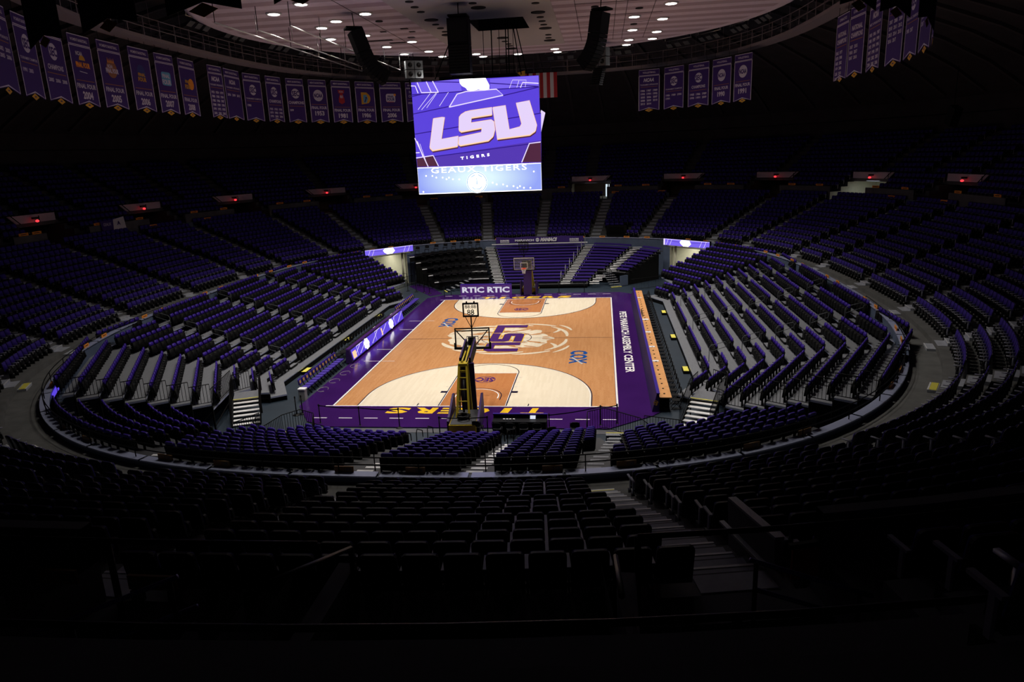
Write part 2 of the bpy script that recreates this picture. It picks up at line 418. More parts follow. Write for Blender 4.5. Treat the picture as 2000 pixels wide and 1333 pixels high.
# dome
b = MB()
dp = [(DO(ND), DZ(ND-1)), (DO(ND), 15.0), (23.3, 15.1), (23.3, 16.5), (22.6, 16.9), (19, 19.0), (14.5, 20.9), (9, 22.6), (2, 24.2), (-6, 25.3), (-14, 26), (-21, 26.3)]
sweep(b, 0, RL, dp); st(b, 'wall_dome', M['dome'])
b = MB()
for i in range(72):
    s = i*RL/72
    for (o0, z0), (o1, z1) in zip(dp[4:10], dp[5:11]): b.beam(ring3(s, o0, z0-.12), ring3(s, o1, z1-.12), .32, .3)
st(b, 'dome_ribs', M['dome_rib'])
b = MB(); b.box((0, 0, 26.6), (20, 30, .3)); st(b, 'ceiling_upper', M['dome'])
# suspended ceiling
CX, CY, CR, CZ = 0.45, 0.0, 18.9, 21.6
b = MB()
def chord(y, r): return math.sqrt(max(0, r*r-(y-CY)**2))
def band(y0, y1, x0f, x1f, mi, z, r=CR-.9, n=4):
    ys = np.linspace(y0, y1, n+1)
    for a, c in zip(ys[:-1], ys[1:]):
        xs = [(x0f(a), x1f(a)), (x0f(c), x1f(c))]
        if xs[0][1]-xs[0][0] < .01 and xs[1][1]-xs[1][0] < .01: continue
        b.add([(xs[0][0], a, z), (xs[0][1], a, z), (xs[1][1], c, z), (xs[1][0], c, z)], [(0, 1, 2, 3)], mi)
rr = CR-.9; y = -rr; i = 0
while y < rr-.01:
    y1 = min(rr, y+1.05); mid = (y+y1)/2
    cen = -13 < mid < 13.7
    for side in (-1, 1):
        if cen:
            xl = -5.3 if side < 0 else 4.0
            if side < 0: band(y, y1, lambda t: CX-chord(t, rr), lambda t: max(CX-chord(t, rr), -5.3), i % 2, CZ)
            else: band(y, y1, lambda t: min(4.0, CX+chord(t, rr)), lambda t: CX+chord(t, rr), i % 2, CZ)
        elif side < 0: band(y, y1, lambda t: CX-chord(t, rr), lambda t: CX+chord(t, rr), i % 2, CZ, n=6)
    y = y1; i += 1
b.add([(-5.3, -13, CZ-.02), (4.0, -13, CZ-.02), (4.0, .7, CZ-.02), (-5.3, .7, CZ-.02)], [(0, 1, 2, 3)], 2)
b.add([(-5.3, 5.2, CZ-.02), (4.0, 5.2, CZ-.02), (4.0, 13.7, CZ-.02), (-5.3, 13.7, CZ-.02)], [(0, 1, 2, 3)], 2)
b.add([(-5.3, .7, CZ-.02), (-1.8, .7, CZ-.02), (-1.8, 5.2, CZ-.02), (-5.3, 5.2, CZ-.02)], [(0, 1, 2, 3)], 2)
b.add([(1.9, .7, CZ-.02), (4.0, .7, CZ-.02), (4.0, 5.2, CZ-.02), (1.9, 5.2, CZ-.02)], [(0, 1, 2, 3)], 2)
b.box((.05, 2.95, CZ+1.0), (3.7, 4.5, .05), mat=3)
for (x, yy, sx, sy) in ((-1.8, 2.95, .05, 4.5), (1.9, 2.95, .05, 4.5), (.05, .7, 3.7, .05), (.05, 5.2, 3.7, .05)): b.box((x, yy, CZ+.5), (sx, sy, 1.0), mat=3)
n = 96; V = []
for k in range(n):
    t = 2*math.pi*k/n; c, s = math.cos(t), math.sin(t)
    for r, z in ((CR-.9, CZ), (CR-.35, CZ-.03), (CR, CZ+.1), (CR, CZ+.5)): V.append((CX+r*c, CY+r*s, z))
F = []
for k in range(n):
    for j in range(3): F.append((k*4+j, ((k+1) % n)*4+j, ((k+1) % n)*4+j+1, k*4+j+1))
b.add(V, F, 0, True)
st(b, 'ceiling', [M['ceil_a'], M['ceil_b'], M['ceil_c'], M['hole']])
# thin joints of the panel grid right of the middle
b = MB()
for x in (5.4, 7.9, 8.6, 10.3, -7.9): b.box((x, 2, CZ-.012), (.035, 22, .012))
for yy in (-2.1, 2.2, 5.4, 9.6): b.box((8.2, yy, CZ-.012), (5.6, .035, .012))
st(b, 'trim_2', M['hole'])
# round speaker recesses
bigs = {(-4.0, -.3), (-4.2, 5.8), (3.0, -.5), (3.0, 5.6), (2.9, 11.4), (-.4, -3.2), (-.5, 8.7), (-.6, 14.6)}
for (x, yy) in [(-3.9, -6.2), (-4.0, -4.6), (-4.0, -3.1), (-4.0, -.3), (-4.1, 1.4), (-4.1, 2.9), (-4.1, 4.4), (-4.2, 5.8), (3.1, -3.4), (3.0, -.5), (3.0, 1.2), (3.0, 2.7), (3.0, 4.1), (3.0, 5.6), (3.0, 8.6), (2.9, 10.1), (2.9, 11.4), (-.4, -3.2), (-.5, -4.6), (-.5, 8.7), (-.6, 10.5), (-.5, 12.0), (-.5, 13.1), (-.6, 14.6), (-7.3, -1.0), (-9.9, 1.0), (6.6, -1.0), (6.6, .1), (9.4, .4), (9.3, 6.3)]:
    r = .46 if (x, yy) in bigs else .24
    b = MB(); b.lathe((x, yy, CZ-.06), [(r*.8, .0), (r, .0), (r, .05)], 18)
    tag(b.build('ceiling_recess', M['hole']), f"{'wide' if r > .3 else 'small'} round dark hole in the pale ceiling around the scoreboard", 'recess', 'dark round ceiling holes')
for (x, yy, sx, sy) in ((-9.8, 6.5, 2.4, .4), (-8.6, 8.0, 1.2, .5), (-7.0, 6.0, .5, .4), (-6.3, 3.6, .4, .3), (-6.5, 2.2, .5, .3), (-8.2, 2.9, .4, .3)):
    b = MB(); b.box((x, yy, CZ-.03), (sx, sy, .03)); tag(b.build('ceiling_hatch', M['dome']), 'small dark hatch in the striped ceiling left of the scoreboard', 'hatch', 'dark ceiling hatches')

# ------------------------------------------------------------------ ceiling downlights (they light the court)
def down(x, y, first=[None]):
    seen = y > -8.5
    if first[0] is None:
        t = empty('ceiling_downlight', (x, y, CZ))
        b = MB(); b.lathe((0, 0, -.16), [(.36, .08), (.46, .1), (.46, .16)], 20); rg = b.build('trim_ring', M['white'], t)
        b = MB(); b.lathe((0, 0, -.20), [(.2, .1), (.34, .115), (.34, .14)], 20); ln = b.build('lens', M['lamp'], t)
        first[0] = (t, rg, ln)
    else:
        t0, rg, ln = first[0]; t = t0.copy(); COL.objects.link(t); t.location = (x, y, CZ)
        for c in (rg, ln): k = c.copy(); COL.objects.link(k); k.parent = t
    tag(t, 'lit round white downlight in the striped ceiling', 'ceiling light', 'lit round downlights of the ceiling')
    spot('downlight_beam', (0, 0, -.25), LAMP_W, 99, .95, t, radius=.3)
LIGHTS = [(-9.8, -7.6), (-12.4, -5.5), (-7.3, -3.8), (-9.8, -2.1), (-11.5, -.2), (-12.6, 4.3), (-9.8, 3.7), (-7.4, 7.7), (-9.9, 9.4), (-7.4, 13.2), (-7.0, 16.7), (-9.7, 13.9),
          (9.2, 3.2), (11.2, 4.7), (11.3, -.6), (9.3, 8.7), (11.2, 10.2), (9.2, 13.6), (11.1, 13.7), (9.1, 16.3), (3.0, 16.2), (3.1, 18.2), (-.4, 18.0), (-3.6, 18.3), (-3.9, 16.4)]
LIGHTS += [(-7.0, -16.7), (9.1, -16.3), (3.1, -18.0), (-3.6, -18.2), (11.2, -13.7)]
LIGHTS += [(-7.4, -9.5), (9.2, -5.0), (11.2, -8.0), (9.2, -11.0), (-9.8, -12.5), (3.0, -15.5), (-3.9, -15.5)]
for x, y in LIGHTS: down(x, y)

# ------------------------------------------------------------------ catwalk ring
cw = empty('catwalk', (0, 0, 20.7), 0, 'dim grey ring catwalk with rails hanging around the pale ceiling', 'catwalk')
b = MB(); sweep(b, 0, RL, [(-1.35, 0), (-1.35, .22), (-.15, .22), (-.15, 0), (-1.35, 0)]); b.build('walkway', M['steel_grey'], cw)
b = MB()
for o in (-1.32, -.18):
    for h in (.72, 1.3):
        pts = [ring3(s, o, h) for s in np.linspace(0, RL, 150, endpoint=False)]; b.tube(pts, .03, 4, closed=True)
b.build('handrail', M['steel_grey'], cw)
b = MB()
for i in range(96):
    s = i*RL/96
    if (20 < s < 150 or True) and 66 < s < 106: continue
    for o in (-1.32, -.18): b.box(ring3(s, o, .75), (.06, .06, 1.2))
o = b.build('rail_posts', M['steel_grey'], cw); o['kind'] = 'stuff'
b = MB()
for i in range(48):
    s = i*RL/48
    if 66 < s < 106: continue
    p = ring3(s, -.75, .1); b.tube([p, p+Vector((0, 0, 3.2))], .02, 4)
o = b.build('hanger_rods', M['steel_grey'], cw); o['kind'] = 'stuff'
# shuttered light bars hung from the catwalk
fl = [None]
def flood(s, n=3):
    if fl[0] is None:
        t = empty('house_light_bar'); parts = []
        b = MB(); b.tube([(-1.6, 0, 0), (1.6, 0, 0)], .035, 5); b.tube([(-1.5, 0, 0), (-1.5, 0, .8)], .02, 4); b.tube([(1.5, 0, 0), (1.5, 0, .8)], .02, 4); parts.append(b.build('pipe', M['truss'], t))
        for x in (-1.0, 0, 1.0):
            b = MB(); b.box((x, 0, -.12), (.06, .06, .2)); b.box((x, .05, -.42), (.62, .46, .06), M=Matrix.Translation((x, .05, -.42)) @ Matrix.Rotation(R_(-38), 4, 'X') @ Matrix.Translation((-x, -.05, .42)))
            parts.append(b.build('lamp_head', M['speaker_grey'], t))
        fl[0] = (t, parts)
    else:
        t0, parts = fl[0]; t = t0.copy(); COL.objects.link(t)
        for c in parts: k = c.copy(); COL.objects.link(k); k.parent = t
    p, nn = ring(s, -2.3); t.location = (p[0], p[1], 22.6); t.rotation_euler = (0, 0, math.atan2(nn[1], nn[0])-math.pi/2)
    tag(t, 'pipe with three unlit shuttered lamps above the catwalk', 'light bar', 'unlit lamp bars above the catwalk')
for s in (3, 9.5, 17, 21.5, 26.5, 31, 40, 44.5, 168, 162.5, 156.5, 152, 145, 140.5, 134, 129): flood(s)
# thin silver battens under the ceiling on the left
for i, (x, y0, y1) in enumerate(((-13.4, -10.8, 13.4), (-12.4, -7.9, 16.1), (-10.2, -8.5, 14.0))):
    t = empty('ceiling_batten', (x, y0, 20.3), 0, ['outermost silver pipe batten hung left under the striped ceiling', 'middle silver pipe batten of the three hung under the ceiling', 'innermost silver pipe batten, nearest the hanging black speaker'][i], 'pipe', 'silver pipe battens left of the scoreboard')
    b = MB(); b.tube([(0, 0, 0), (0, y1-y0, 0)], .045, 6); b.build('pipe', M['truss'], t)
    for k in range(6):
        b = MB(); yy = (y1-y0)*k/5; b.tube([(0, yy, 0), (0, yy, 1.25)], .022, 5); b.build('hanger', M['truss'] if k % 2 else M['black_matte'], t)
# ------------------------------------------------------------------ court
court = empty('basketball_court', (0, 0, 0), 0, 'polished wood basketball court with purple border, pale arcs and emblem', 'basketball court')
Z = Vector((0, 0, 1))
def cf(z): return fr((0, 0, z))
L1, L2, L3, L4, L5 = .004, .008, .012, .016, .020
b = MB(); b.prism([(-6.9, -17.4), (7.2, -17.4), (9.4, -15.6), (10.0, -14.8), (10.0, 15.6), (8.6, 16.9), (-8.2, 16.9), (-9.6, 15.4), (-9.6, -14.4), (-8.2, -16.7)], cf(0), -.045, 0)
b.build('painted_border', M['purple_paint'], court)
b = MB(); b.face([(-7.6, -14.33), (7.6, -14.33), (7.6, 14.33), (-7.6, 14.33)], cf(L1)); b.build('hardwood_field', M['wood'], court)
for sg in (-1, 1):
    F = fr((0, 14.33*sg, 0), (-sg, 0, 0), (0, -sg, 0))     # v runs from the baseline towards the middle
    arcp = [(6.325, 0)]+[(p[0], p[1]) for p in arc(0, 1.575, 6.325, 0, 180, 48)]+[(-6.325, 0)]
    b = MB(); b.face(arcp, F, L2); b.build('three_point_area', M['cream'], court)
    b = MB(); b.face([(-1.83, 0), (1.83, 0), (1.83, 5.79), (-1.83, 5.79)], F, L3); b.build('free_throw_lane', M['wood_lane'], court)
    b = MB(); b.strip([(p[0], p[1]) for p in arcp], .06, F, L3)
    b.strip([(1.83, 0), (1.83, 5.79)], .06, F, L4); b.strip([(-1.83, 0), (-1.83, 5.79)], .06, F, L4)
    b.strip(arc(0, 5.79, 1.86, 0, 180, 24), .05, F, L4)
    for sx in (-1, 1):
        b.add([F[0]+F[1]*(sx*x)+F[2]*y+Z*L4 for x, y in ((1.86, 2.13), (2.2, 2.13), (2.2, 2.43), (1.86, 2.43))], [(0, 1, 2, 3)])
        b.strip([(sx*3.0, 0), (sx*3.0, .35)], .06, F, L3)
    b.strip([(-1.35, .95)]+arc(0, 1.575, 1.36, 0, 180, 20)[::-1]+[(1.35, .95)], .05, F, L4)
    b.build('lane_lines', M['line_black'], court)
    b = MB(); b.strip([(-1.8, 5.81), (1.8, 5.81)], .06, F, L5); b.strip([(6.24, 0)]+arc(0, 1.575, 6.24, 0, 180, 48)+[(-6.24, 0)], .035, F, L4)
    b.strip([(-1.2, 1.2)]+arc(0, 1.575, 1.2, 0, 180, 20)[::-1]+[(1.2, 1.2)], .06, F, L5)
    for sx in (-1, 1):
        b.strip([(sx*1.78, 0), (sx*1.78, 5.76)], .035, F, L5)
        for yy in (3.25, 4.1, 4.95): b.strip([(sx*1.86, yy), (sx*2.12, yy)], .035, F, L5)
    b.build('white_lane_lines', M['line_white'], court)
    # conference roundel in the lane
    F2 = fr((0, 9.8*sg, 0), (sg, 0, 0), (0, sg, 0))
    b = MB(); b.strip(arc(0, 0, .58, 0, 360, 32)[:-1], .05, F2, L5, closed=True); b.text('SEC', F2, L5, h=.74, w=1.0, bold=.03); b.build('lane_roundel', M['purple_deep'], court)
    # TIGERS on the border, read from the middle
    F3 = fr((-.2, 15.07*sg, 0), (sg, 0, 0), (0, sg, 0))
    b = MB()
    for i, ch in enumerate('TIGERS'): b.text(ch, F3, L2, h=.88, w=.42 if ch == 'I' else 1.2, at=(-3.55+1.44*i, 0), bold=.045, shear=.2)
    b.build('border_lettering', M['yellow_paint'], court)
    b = MB(); n0 = -8.05
    for k in range(12):
        x = n0+1.36*k; b.strip([(x, 16.2*sg), (x+.72, 16.2*sg)], .075, cf(0), L1)
    b.strip([(-8.1, 14.36*sg), (-7.6, 14.36*sg)], .08, cf(0), L1)
    b.build('dashed_line', M['line_white'], court)
b = MB()
for p, q in (((-7.67, -14.38), (7.67, -14.38)), ((-7.67, 14.38), (7.67, 14.38)), ((-7.67, -14.38), (-7.67, 14.38)), ((7.67, -14.38), (7.67, 14.38))): b.strip([p, q], .1, cf(0), L3)
for y, x0, x1 in ((5.8, -8.8, -6.7), (2.9, -8.8, -7.6), (-2.9, -8.8, -7.6), (-5.8, -8.8, -6.7)): b.strip([(x0, y), (x1, y)], .06, cf(0), L4)
b.build('boundary_lines', M['line_white'], court)
b = MB(); b.strip([(-7.6, 0), (7.6, 0)], .045, cf(0), L3); b.strip(arc(0, 0, 1.8, 0, 360, 40)[:-1], .05, cf(0), L5, closed=True); b.build('centre_line', M['line_black'], court)
# centre emblem: pale stripes with the three block letters
FE = fr((0, 0, 0), (0, -1, 0), (1, 0, 0))        # u along -y, v along +x
_tk = [0]
def taper(mb, pts, wd, F, t):
    P = [Vector(p) for p in pts]; n = len(P); Lf = []; Rt = []
    for i in range(n):
        d = (P[min(i+1, n-1)]-P[max(i-1, 0)]).normalized(); k = i/(n-1); w_ = wd*(math.sin(math.pi*min(1, k*.9+.08))**.6)/2+.01
        nn = Vector((-d.y, d.x)); Lf.append(P[i]+nn*w_); Rt.append(P[i]-nn*w_)
    _tk[0] = (_tk[0]+1) % 60; t += .00006*_tk[0]
    o, U, Vv, W = F; mb.add([o+U*p.x+Vv*p.y+W*t for p in Lf+Rt], [(n+i, n+i+1, i+1, i) for i in range(n-1)])
def bez(p0, p1, p2, n=9): return [tuple(Vector(p0)*(1-t)**2+Vector(p1)*2*t*(1-t)+Vector(p2)*t*t) for t in np.linspace(0, 1, n)]
b = MB(); OV = []
for k in range(72):
    a = 2*math.pi*k/72; r = 1+.05*math.sin(a*9)+.035*math.sin(a*17+1)
    OV.append((3.3*r*math.cos(a), -.55+(3.75+.3*math.sin(a*2))*r*math.sin(a)))
b.face(OV, FE, L3)
for s in (-1, 1):
    for p0, p1, p2, wd in (((.4, 4.35), (2.2, 4.4), (3.4, 3.0), .28), ((2.2, 4.6), (3.2, 4.4), (3.9, 3.6), .22), ((3.5, 3.4), (4.3, 2.2), (4.3, .9), .3), ((3.7, 1.6), (4.4, .2), (4.0, -1.4), .34), ((3.6, -.6), (3.9, -2.2), (3.0, -3.4), .34), ((2.9, -2.9), (2.4, -4.0), (1.2, -4.5), .4), ((1.5, 3.3), (2.2, 3.9), (2.9, 3.6), .26)):
        taper(b, bez((p0[0]*s, p0[1]), (p1[0]*s, p1[1]), (p2[0]*s, p2[1])), wd, FE, L3)
b.build('centre_emblem_stripes', M['cream'], court)
b = MB(); rs = np.random.default_rng(3)
for s in (-1, 1):
    for k in range(44):
        u = .2+2.7*((k*.618) % 1); v = 2.6-5.8*((k*.7548) % 1); ln = .45+.6*rs.random()
        if (u/3.1)**2+((v+.4)/3.5)**2 > .9: continue
        dx = .3*(rs.random()-.5)+(.18*u if v > 0 else -.1*u)
        taper(b, bez((u*s, v), ((u+dx*.3+.12)*s, v+ln*.5), ((u+dx)*s, v+ln)), .13+.12*rs.random(), FE, L4)
b.build('emblem_gaps', M['wood'], court)
GL = {'L': [(0, 0), (1, 0), (1, .28), (.33, .28), (.33, 1), (0, 1)],
      'S': [(0, 0), (.88, 0), (1, .12), (1, .5), (.88, .62), (.33, .62), (.33, .74), (1, .74), (1, 1), (.12, 1), (0, .88), (0, .5), (.12, .38), (.67, .38), (.67, .26), (0, .26)],
      'U': [(0, 1), (0, .16), (.14, 0), (.86, 0), (1, .16), (1, 1), (.67, 1), (.67, .27), (.33, .27), (.33, 1)]}
def block(mb, ch, F, x, y, w_, h, t, mi=0, shear=0, line=None, lmi=0):
    P = [(x+p[0]*w_+shear*p[1]*h, y+p[1]*h) for p in GL[ch]]
    if line: mb.strip(P, line, F, t-.002, lmi, closed=True)
    mb.face(P, F, t, mi)
b = MB()
for i, ch in enumerate('LSU'): block(b, ch, FE, -3.95+2.6*i, -1.2, 2.42, 2.4, .024, 0, .0, .13, 1)
b.build('centre_letters', [M['purple_deep'], M['yellow_paint']], court)
# courtside lettering and sponsor marks
b = MB(); FP = fr((8.55, 0, 0), (0, -1, 0), (1, 0, 0)); b.text('PETE MARAVICH ASSEMBLY CENTER', FP, L2, h=.56, w=16.8, bold=.025); b.build('arena_name', M['line_white'], court)
for cx, cy in ((5.35, -5.0), (-5.35, 5.2)):
    b = MB(); F = fr((cx, cy, 0), (0, -1, 0), (1, 0, 0)); b.text('COX', F, L3, h=1.15, w=3.0, bold=.035); b.strip([(.1, -.42), (1.0, .0), (1.65, .3)], .13, F, L4, 1)
    b.build('sponsor_mark', [M['cox_blue'], M['silver_paint']], court)
b = MB(); b.face([(-13.3, 22.3), (-12.0, 24.2), (-8.6, 17.6), (-9.6, 16.6)], cf(-.044)); st(b, 'trim_3', M['purple_paint'])
b = MB(); b.box((0, -17.75, -.047), (16.5, .5, .02)); st(b, 'trim_4', M['concrete_dark'])

# ------------------------------------------------------------------ basket stands
def hoop(loc, rz, label):
    t = empty('basketball_hoop', loc, rz, label, 'basketball hoop')
    b = MB(); b.box((0, -4.45, .38), (1.3, 2.1, .42)); base = b.build('base', M['yellow'], t)
    b = MB(); b.box((0, -4.45, .6), (1.2, 2.0, .04)); b.build('base_top', M['deck_dark'], base)
    b = MB(); b.box((0, -5.8, .1), (1.35, .5, .12)); b.box((-.68, -5.8, .12), (.1, .6, .14), mat=1); b.box((.68, -5.8, .12), (.1, .6, .14), mat=1); b.build('rear_bumper', [M['pad'], M['yellow']], base)
    for i in range(3):
        b = MB(); b.tube([(.28*math.cos(k*.9+i)*(1+.2*math.sin(k*1.7)), -4.9+.25*math.sin(k*.9+i), .64+.05*i+.012*k) for k in range(16)], .03, 5); b.build('cable_coil', M['black'], base)
    for x in (-.5, .5):
        for y in (-5.0, -3.4):
            b = MB(); b.lathe((x, y, .0), [(.0, .0), (.12, .02), (.12, .22), (.0, .24)], 10); b.build('caster', M['black'], base)
    for sx in (-1, 1):
        b = MB(); P = [(-5.3, .08), (-2.9, .08), (-3.0, 1.35), (-3.3, 1.4), (-5.3, .72)]
        b.prism(P, (Vector((sx*.72, 0, 0)), Vector((0, 1, 0)), Vector((0, 0, 1)), Vector((1, 0, 0))), -.04, .06); b.build('side_pad', M['pad'], t)
    b = MB(); P = [(-2.85, .1), (-2.7, .1), (-3.2, 3.0), (-3.35, 3.0)]
    b.prism(P, (Vector((0, 0, 0)), Vector((0, 1, 0)), Vector((0, 0, 1)), Vector((1, 0, 0))), -.34, .42); b.build('front_pad', M['pad'], t)
    b = MB()
    for sx in (-1, 1):
        b.beam((sx*.3-.08, -4.5, .6), (sx*.17-.05, -3.75, 3.1), .1, .14); b.beam((sx*.3-.08, -3.4, .6), (sx*.17-.05, -3.4, 3.1), .08, .1)
    for z in (.8, 1.35, 1.9, 2.45): b.beam((-.36+.04*z, -4.7+.3*z, z), (.26-.04*z, -4.7+.3*z, z), .06, .05)
    b.box((-.05, -3.6, 3.05), (.42, .5, .16)); b.box((-.05, -3.85, 2.75), (.44, .1, .1)); b.build('mast', M['yellow'], t)
    b = MB(); b.tube([(-.06, -4.3, .7), (-.05, -3.8, 2.3)], .05, 8); b.tube([(-.05, -3.85, 2.1), (-.05, -3.6, 3.0)], .03, 8); b.build('hydraulic_ram', M['black'], t)
    b = MB()
    for sx in (-1, 1):
        b.beam((sx*.13-.03, -3.6, 3.1), (sx*.13, -.35, 3.5), .05, .08); b.beam((sx*.13-.03, -3.5, 2.85), (sx*.13, -.35, 3.1), .05, .08)
    b.box((0, -.3, 3.25), (.4, .12, .6)); arm = b.build('arm', M['black_matte'], t)
    b = MB(); b.tube([(0, -3.5, 3.0), (0, -1.2, 3.28)], .06, 8); b.tube([(-.1, -3.7, 3.2), (-.1, -2.2, 3.3)], .04, 6); b.build('lift_tube', M['yellow'], arm)
    for sx in (-1, 1):
        b = MB(); P = [(-3.3, 2.75), (-.9, 3.0), (-.9, 3.6), (-3.3, 3.25)]
        b.prism(P, (Vector((sx*.24, 0, 0)), Vector((0, 1, 0)), Vector((0, 0, 1)), Vector((1, 0, 0))), -.05, .05); b.beam((sx*.24, -3.3, 3.27), (sx*.24, -.9, 3.62), .06, .02, 1); b.build('arm_pad', [M['black_matte'], M['pad']], t)
    bb = MB(); bb.box((0, -.02, 3.435), (1.80, .02, 1.04)); g = bb.build('backboard', M['glass'], t)
    Fb = fr((0, 0, 3.435), (-1, 0, 0), (0, 0, 1))
    b = MB()
    for (x, z, sx, sz) in ((0, .535, 1.88, .06), (0, -.535, 1.88, .06), (-.915, 0, .06, 1.13), (.915, 0, .06, 1.13)): b.box((x, -.045, 3.435+z), (sx, .05, sz))
    for sx in (-1, 1): b.beam((sx*.88, -.08, 3.9), (sx*.2, -.1, 3.1), .05, .05)
    b.box((0, -.08, 3.85), (1.7, .05, .05)); b.box((0, -.08, 3.4), (.07, .07, 1.1)); b.build('board_frame', M['black_matte'], g)
    b = MB(); b.strip([(-.89, -.51), (.89, -.51), (.89, .51), (-.89, .51)], .055, Fb, .003, closed=True)
    b.strip([(-.305, -.38), (.305, -.38), (.305, .08), (-.305, .08)], .05, Fb, .003, closed=True); b.build('board_lines', M['line_white'], g)
    b = MB(); b.box((0, -.03, 2.87), (1.95, .12, .1)); b.box((-.95, -.03, 3.0), (.1, .12, .35)); b.box((.95, -.03, 3.0), (.1, .12, .35)); b.build('board_padding', M['black'], g)
    b = MB(); b.tube([(.2286*math.cos(a), .38+.2286*math.sin(a), 3.05) for a in np.linspace(0, 2*math.pi, 24, endpoint=False)], .016, 6, closed=True)
    b.box((0, .07, 3.03), (.22, .2, .03)); b.box((0, .01, 2.99), (.26, .03, .16)); rim = b.build('rim', M['rim'], t)
    b = MB()
    for k in range(12):
        for sgn in (1, -1):
            P = []
            for j in range(7):
                a = (k+sgn*j*.5)*math.pi/6; r = [.225, .2, .17, .145, .13, .125, .13][j]; P.append((r*math.cos(a), .38+r*math.sin(a), 3.04-.07*j))
            b.tube(P, .006, 3)
    b.build('net', M['net'], rim)
    sc_ = MB(); zc = 5.0
    for (x, z, sx, sz) in ((0, .34, .84, .07), (0, -.34, .84, .07), (-.39, 0, .06, .7), (.39, 0, .06, .7)): sc_.box((x, -.12, zc+z), (sx, .16, sz))
    for x in (-.2, .2): sc_.box((x, -.12, zc+.41), (.07, .12, .09))
    clk = sc_.build('shot_clock', M['black_matte'], t)
    Fc = fr((0, -.12, zc), (-1, 0, 0), (0, 0, 1)); b = MB(); b.text('88:88', Fc, 0, h=.19, w=.6, at=(0, .17), bold=.01); b.text('88', Fc, 0, h=.3, w=.38, at=(0, -.13), bold=.01); b.build('clock_digits', M['black_matte'], clk)
    b = MB(); b.tube([(0, -.12, 3.5), (0, -.12, 4.66)], .035, 6); b.tube([(0, -.12, 4.0), (.32, -.12, 4.66)], .018, 5); b.tube([(0, -.12, 4.0), (-.32, -.12, 4.66)], .018, 5); b.build('clock_post', M['black_matte'], clk)
    return t
hoop((0, -13.11, 0), R_(3.4), 'portable basket on yellow mast nearest the camera, seen from behind')
hoop((0, 13.11, 0), math.pi, 'portable basket with purple padded base at the far end of court')

# ------------------------------------------------------------------ courtside furniture
def folding_chair(name='folding_chair'):
    t = empty(name)
    b = MB(); b.prism(rrect(-.2, -.2, .2, .2, .06), fr((0, 0, .44)), 0, .03); seat = b.build('seat', M['black'], t)
    b = MB(); P = rrect(-.21, .56, .21, .86, .12); b.prism(P, (Vector((0, -.22, 0)), Vector((1, 0, 0)), Vector((0, -.15, 1)).normalized(), Vector((0, 1, .15)).normalized()), -.015, .015); back = b.build('backrest', M['black'], t)
    ps = [seat, back]
    for sx in (-1, 1):
        b = MB(); b.tube([(sx*.22, .24, 0), (sx*.22, -.2, .5), (sx*.21, -.32, .84)], .014, 5); ps.append(b.build('leg', M['black_matte'], t))
        b = MB(); b.tube([(sx*.19, -.28, 0), (sx*.2, .12, .44)], .014, 5); ps.append(b.build('leg', M['black_matte'], t))
    b = MB(); b.tube([(-.2, .2, .06), (.2, .2, .06)], .012, 4); b.tube([(-.2, -.22, .1), (.2, -.22, .1)], .012, 4); ps.append(b.build('crossbar', M['black_matte'], t))
    return t, ps
_fc = folding_chair(); _fc_used = [False]
def dup(root, parts, loc, rz):
    t = root.copy(); COL.objects.link(t); t.location = loc; t.rotation_euler = (0, 0, rz)
    for c in parts: k = c.copy(); COL.objects.link(k); k.parent = t
    return t
def chair(loc, rz, label, group=None, cat='chair'):
    if not _fc_used[0]: _fc_used[0] = True; t = _fc[0]; t.location = loc; t.rotation_euler = (0, 0, rz)
    else:
        t = dup(_fc[0], _fc[1], loc, rz)
        for k in ('group',):
            if k in t: del t[k]
    return tag(t, label, cat, group)
# lit scorers' table on the left
XL = -9.45
t = empty('scorers_table', (XL, 0, 0), 0, 'long scorers\' table with glowing purple screen front at left sideline', 'table')
b = MB(); b.prism([(-.4, 0), (.0, 0), (.06, .1), (-.12, .92), (-.32, .92)], (Vector((0, 0, 0)), Vector((1, 0, 0)), Vector((0, 0, 1)), Vector((0, -1, 0))), -6.3, 6.3); b.build('cabinet', M['pad'], t)
Fs = (Vector((.055, 0, .14)), Vector((0, 1, 0)), Vector((-.18, 0, .82)).normalized(), Vector((.98, 0, .2)))
b = MB(); b.face([(-6.1, .02), (6.2, .02), (6.2, .72), (-6.1, .72)], Fs, .02, 0)
for y0 in (-5.9, -4.6, -2.0, .2, 2.4, 4.6): b.strip([(y0, .1), (y0+1.6, .66)], .05, Fs, .026, 1)
for y0 in (-5.0, -1.0, 3.9): b.strip([(y0, .05), (y0, .7)], .04, Fs, .026, 1); b.strip([(y0, .7), (y0+1.2, .7)], .04, Fs, .026, 1)
b.face(arc(-3.1, .37, .36, 0, 360, 14)[:-1], Fs, .032, 2); b.face(arc(2.9, .37, .36, 0, 360, 14)[:-1], Fs, .032, 2)
for cy in (-3.1, 2.9):
    for k in range(7): b.face(arc(cy+.42*math.cos(k*.9), .37+.26*math.sin(k*.9), .14, 0, 360, 7)[:-1], Fs, .031, 2)
    b.strip([(cy-.15, .3), (cy+.15, .3)], .04, Fs, .036, 0); b.strip([(cy-.2, .48), (cy-.05, .44)], .04, Fs, .036, 0); b.strip([(cy+.05, .44), (cy+.2, .48)], .04, Fs, .036, 0)
b.face([(-5.95, .08), (-5.3, .08), (-5.3, .55), (-5.95, .55)], Fs, .03, 3); b.face([(.35, .08), (.6, .08), (.6, .6), (.35, .6)], Fs, .03, 3)
b.build('screen', [M['s_purple'], M['s_line'], M['s_white'], M['s_gold']], t)
b = MB(); b.box((-.24, 0, .94), (.24, 12.5, .04)); b.build('worktop', M['purple_deep'], t)
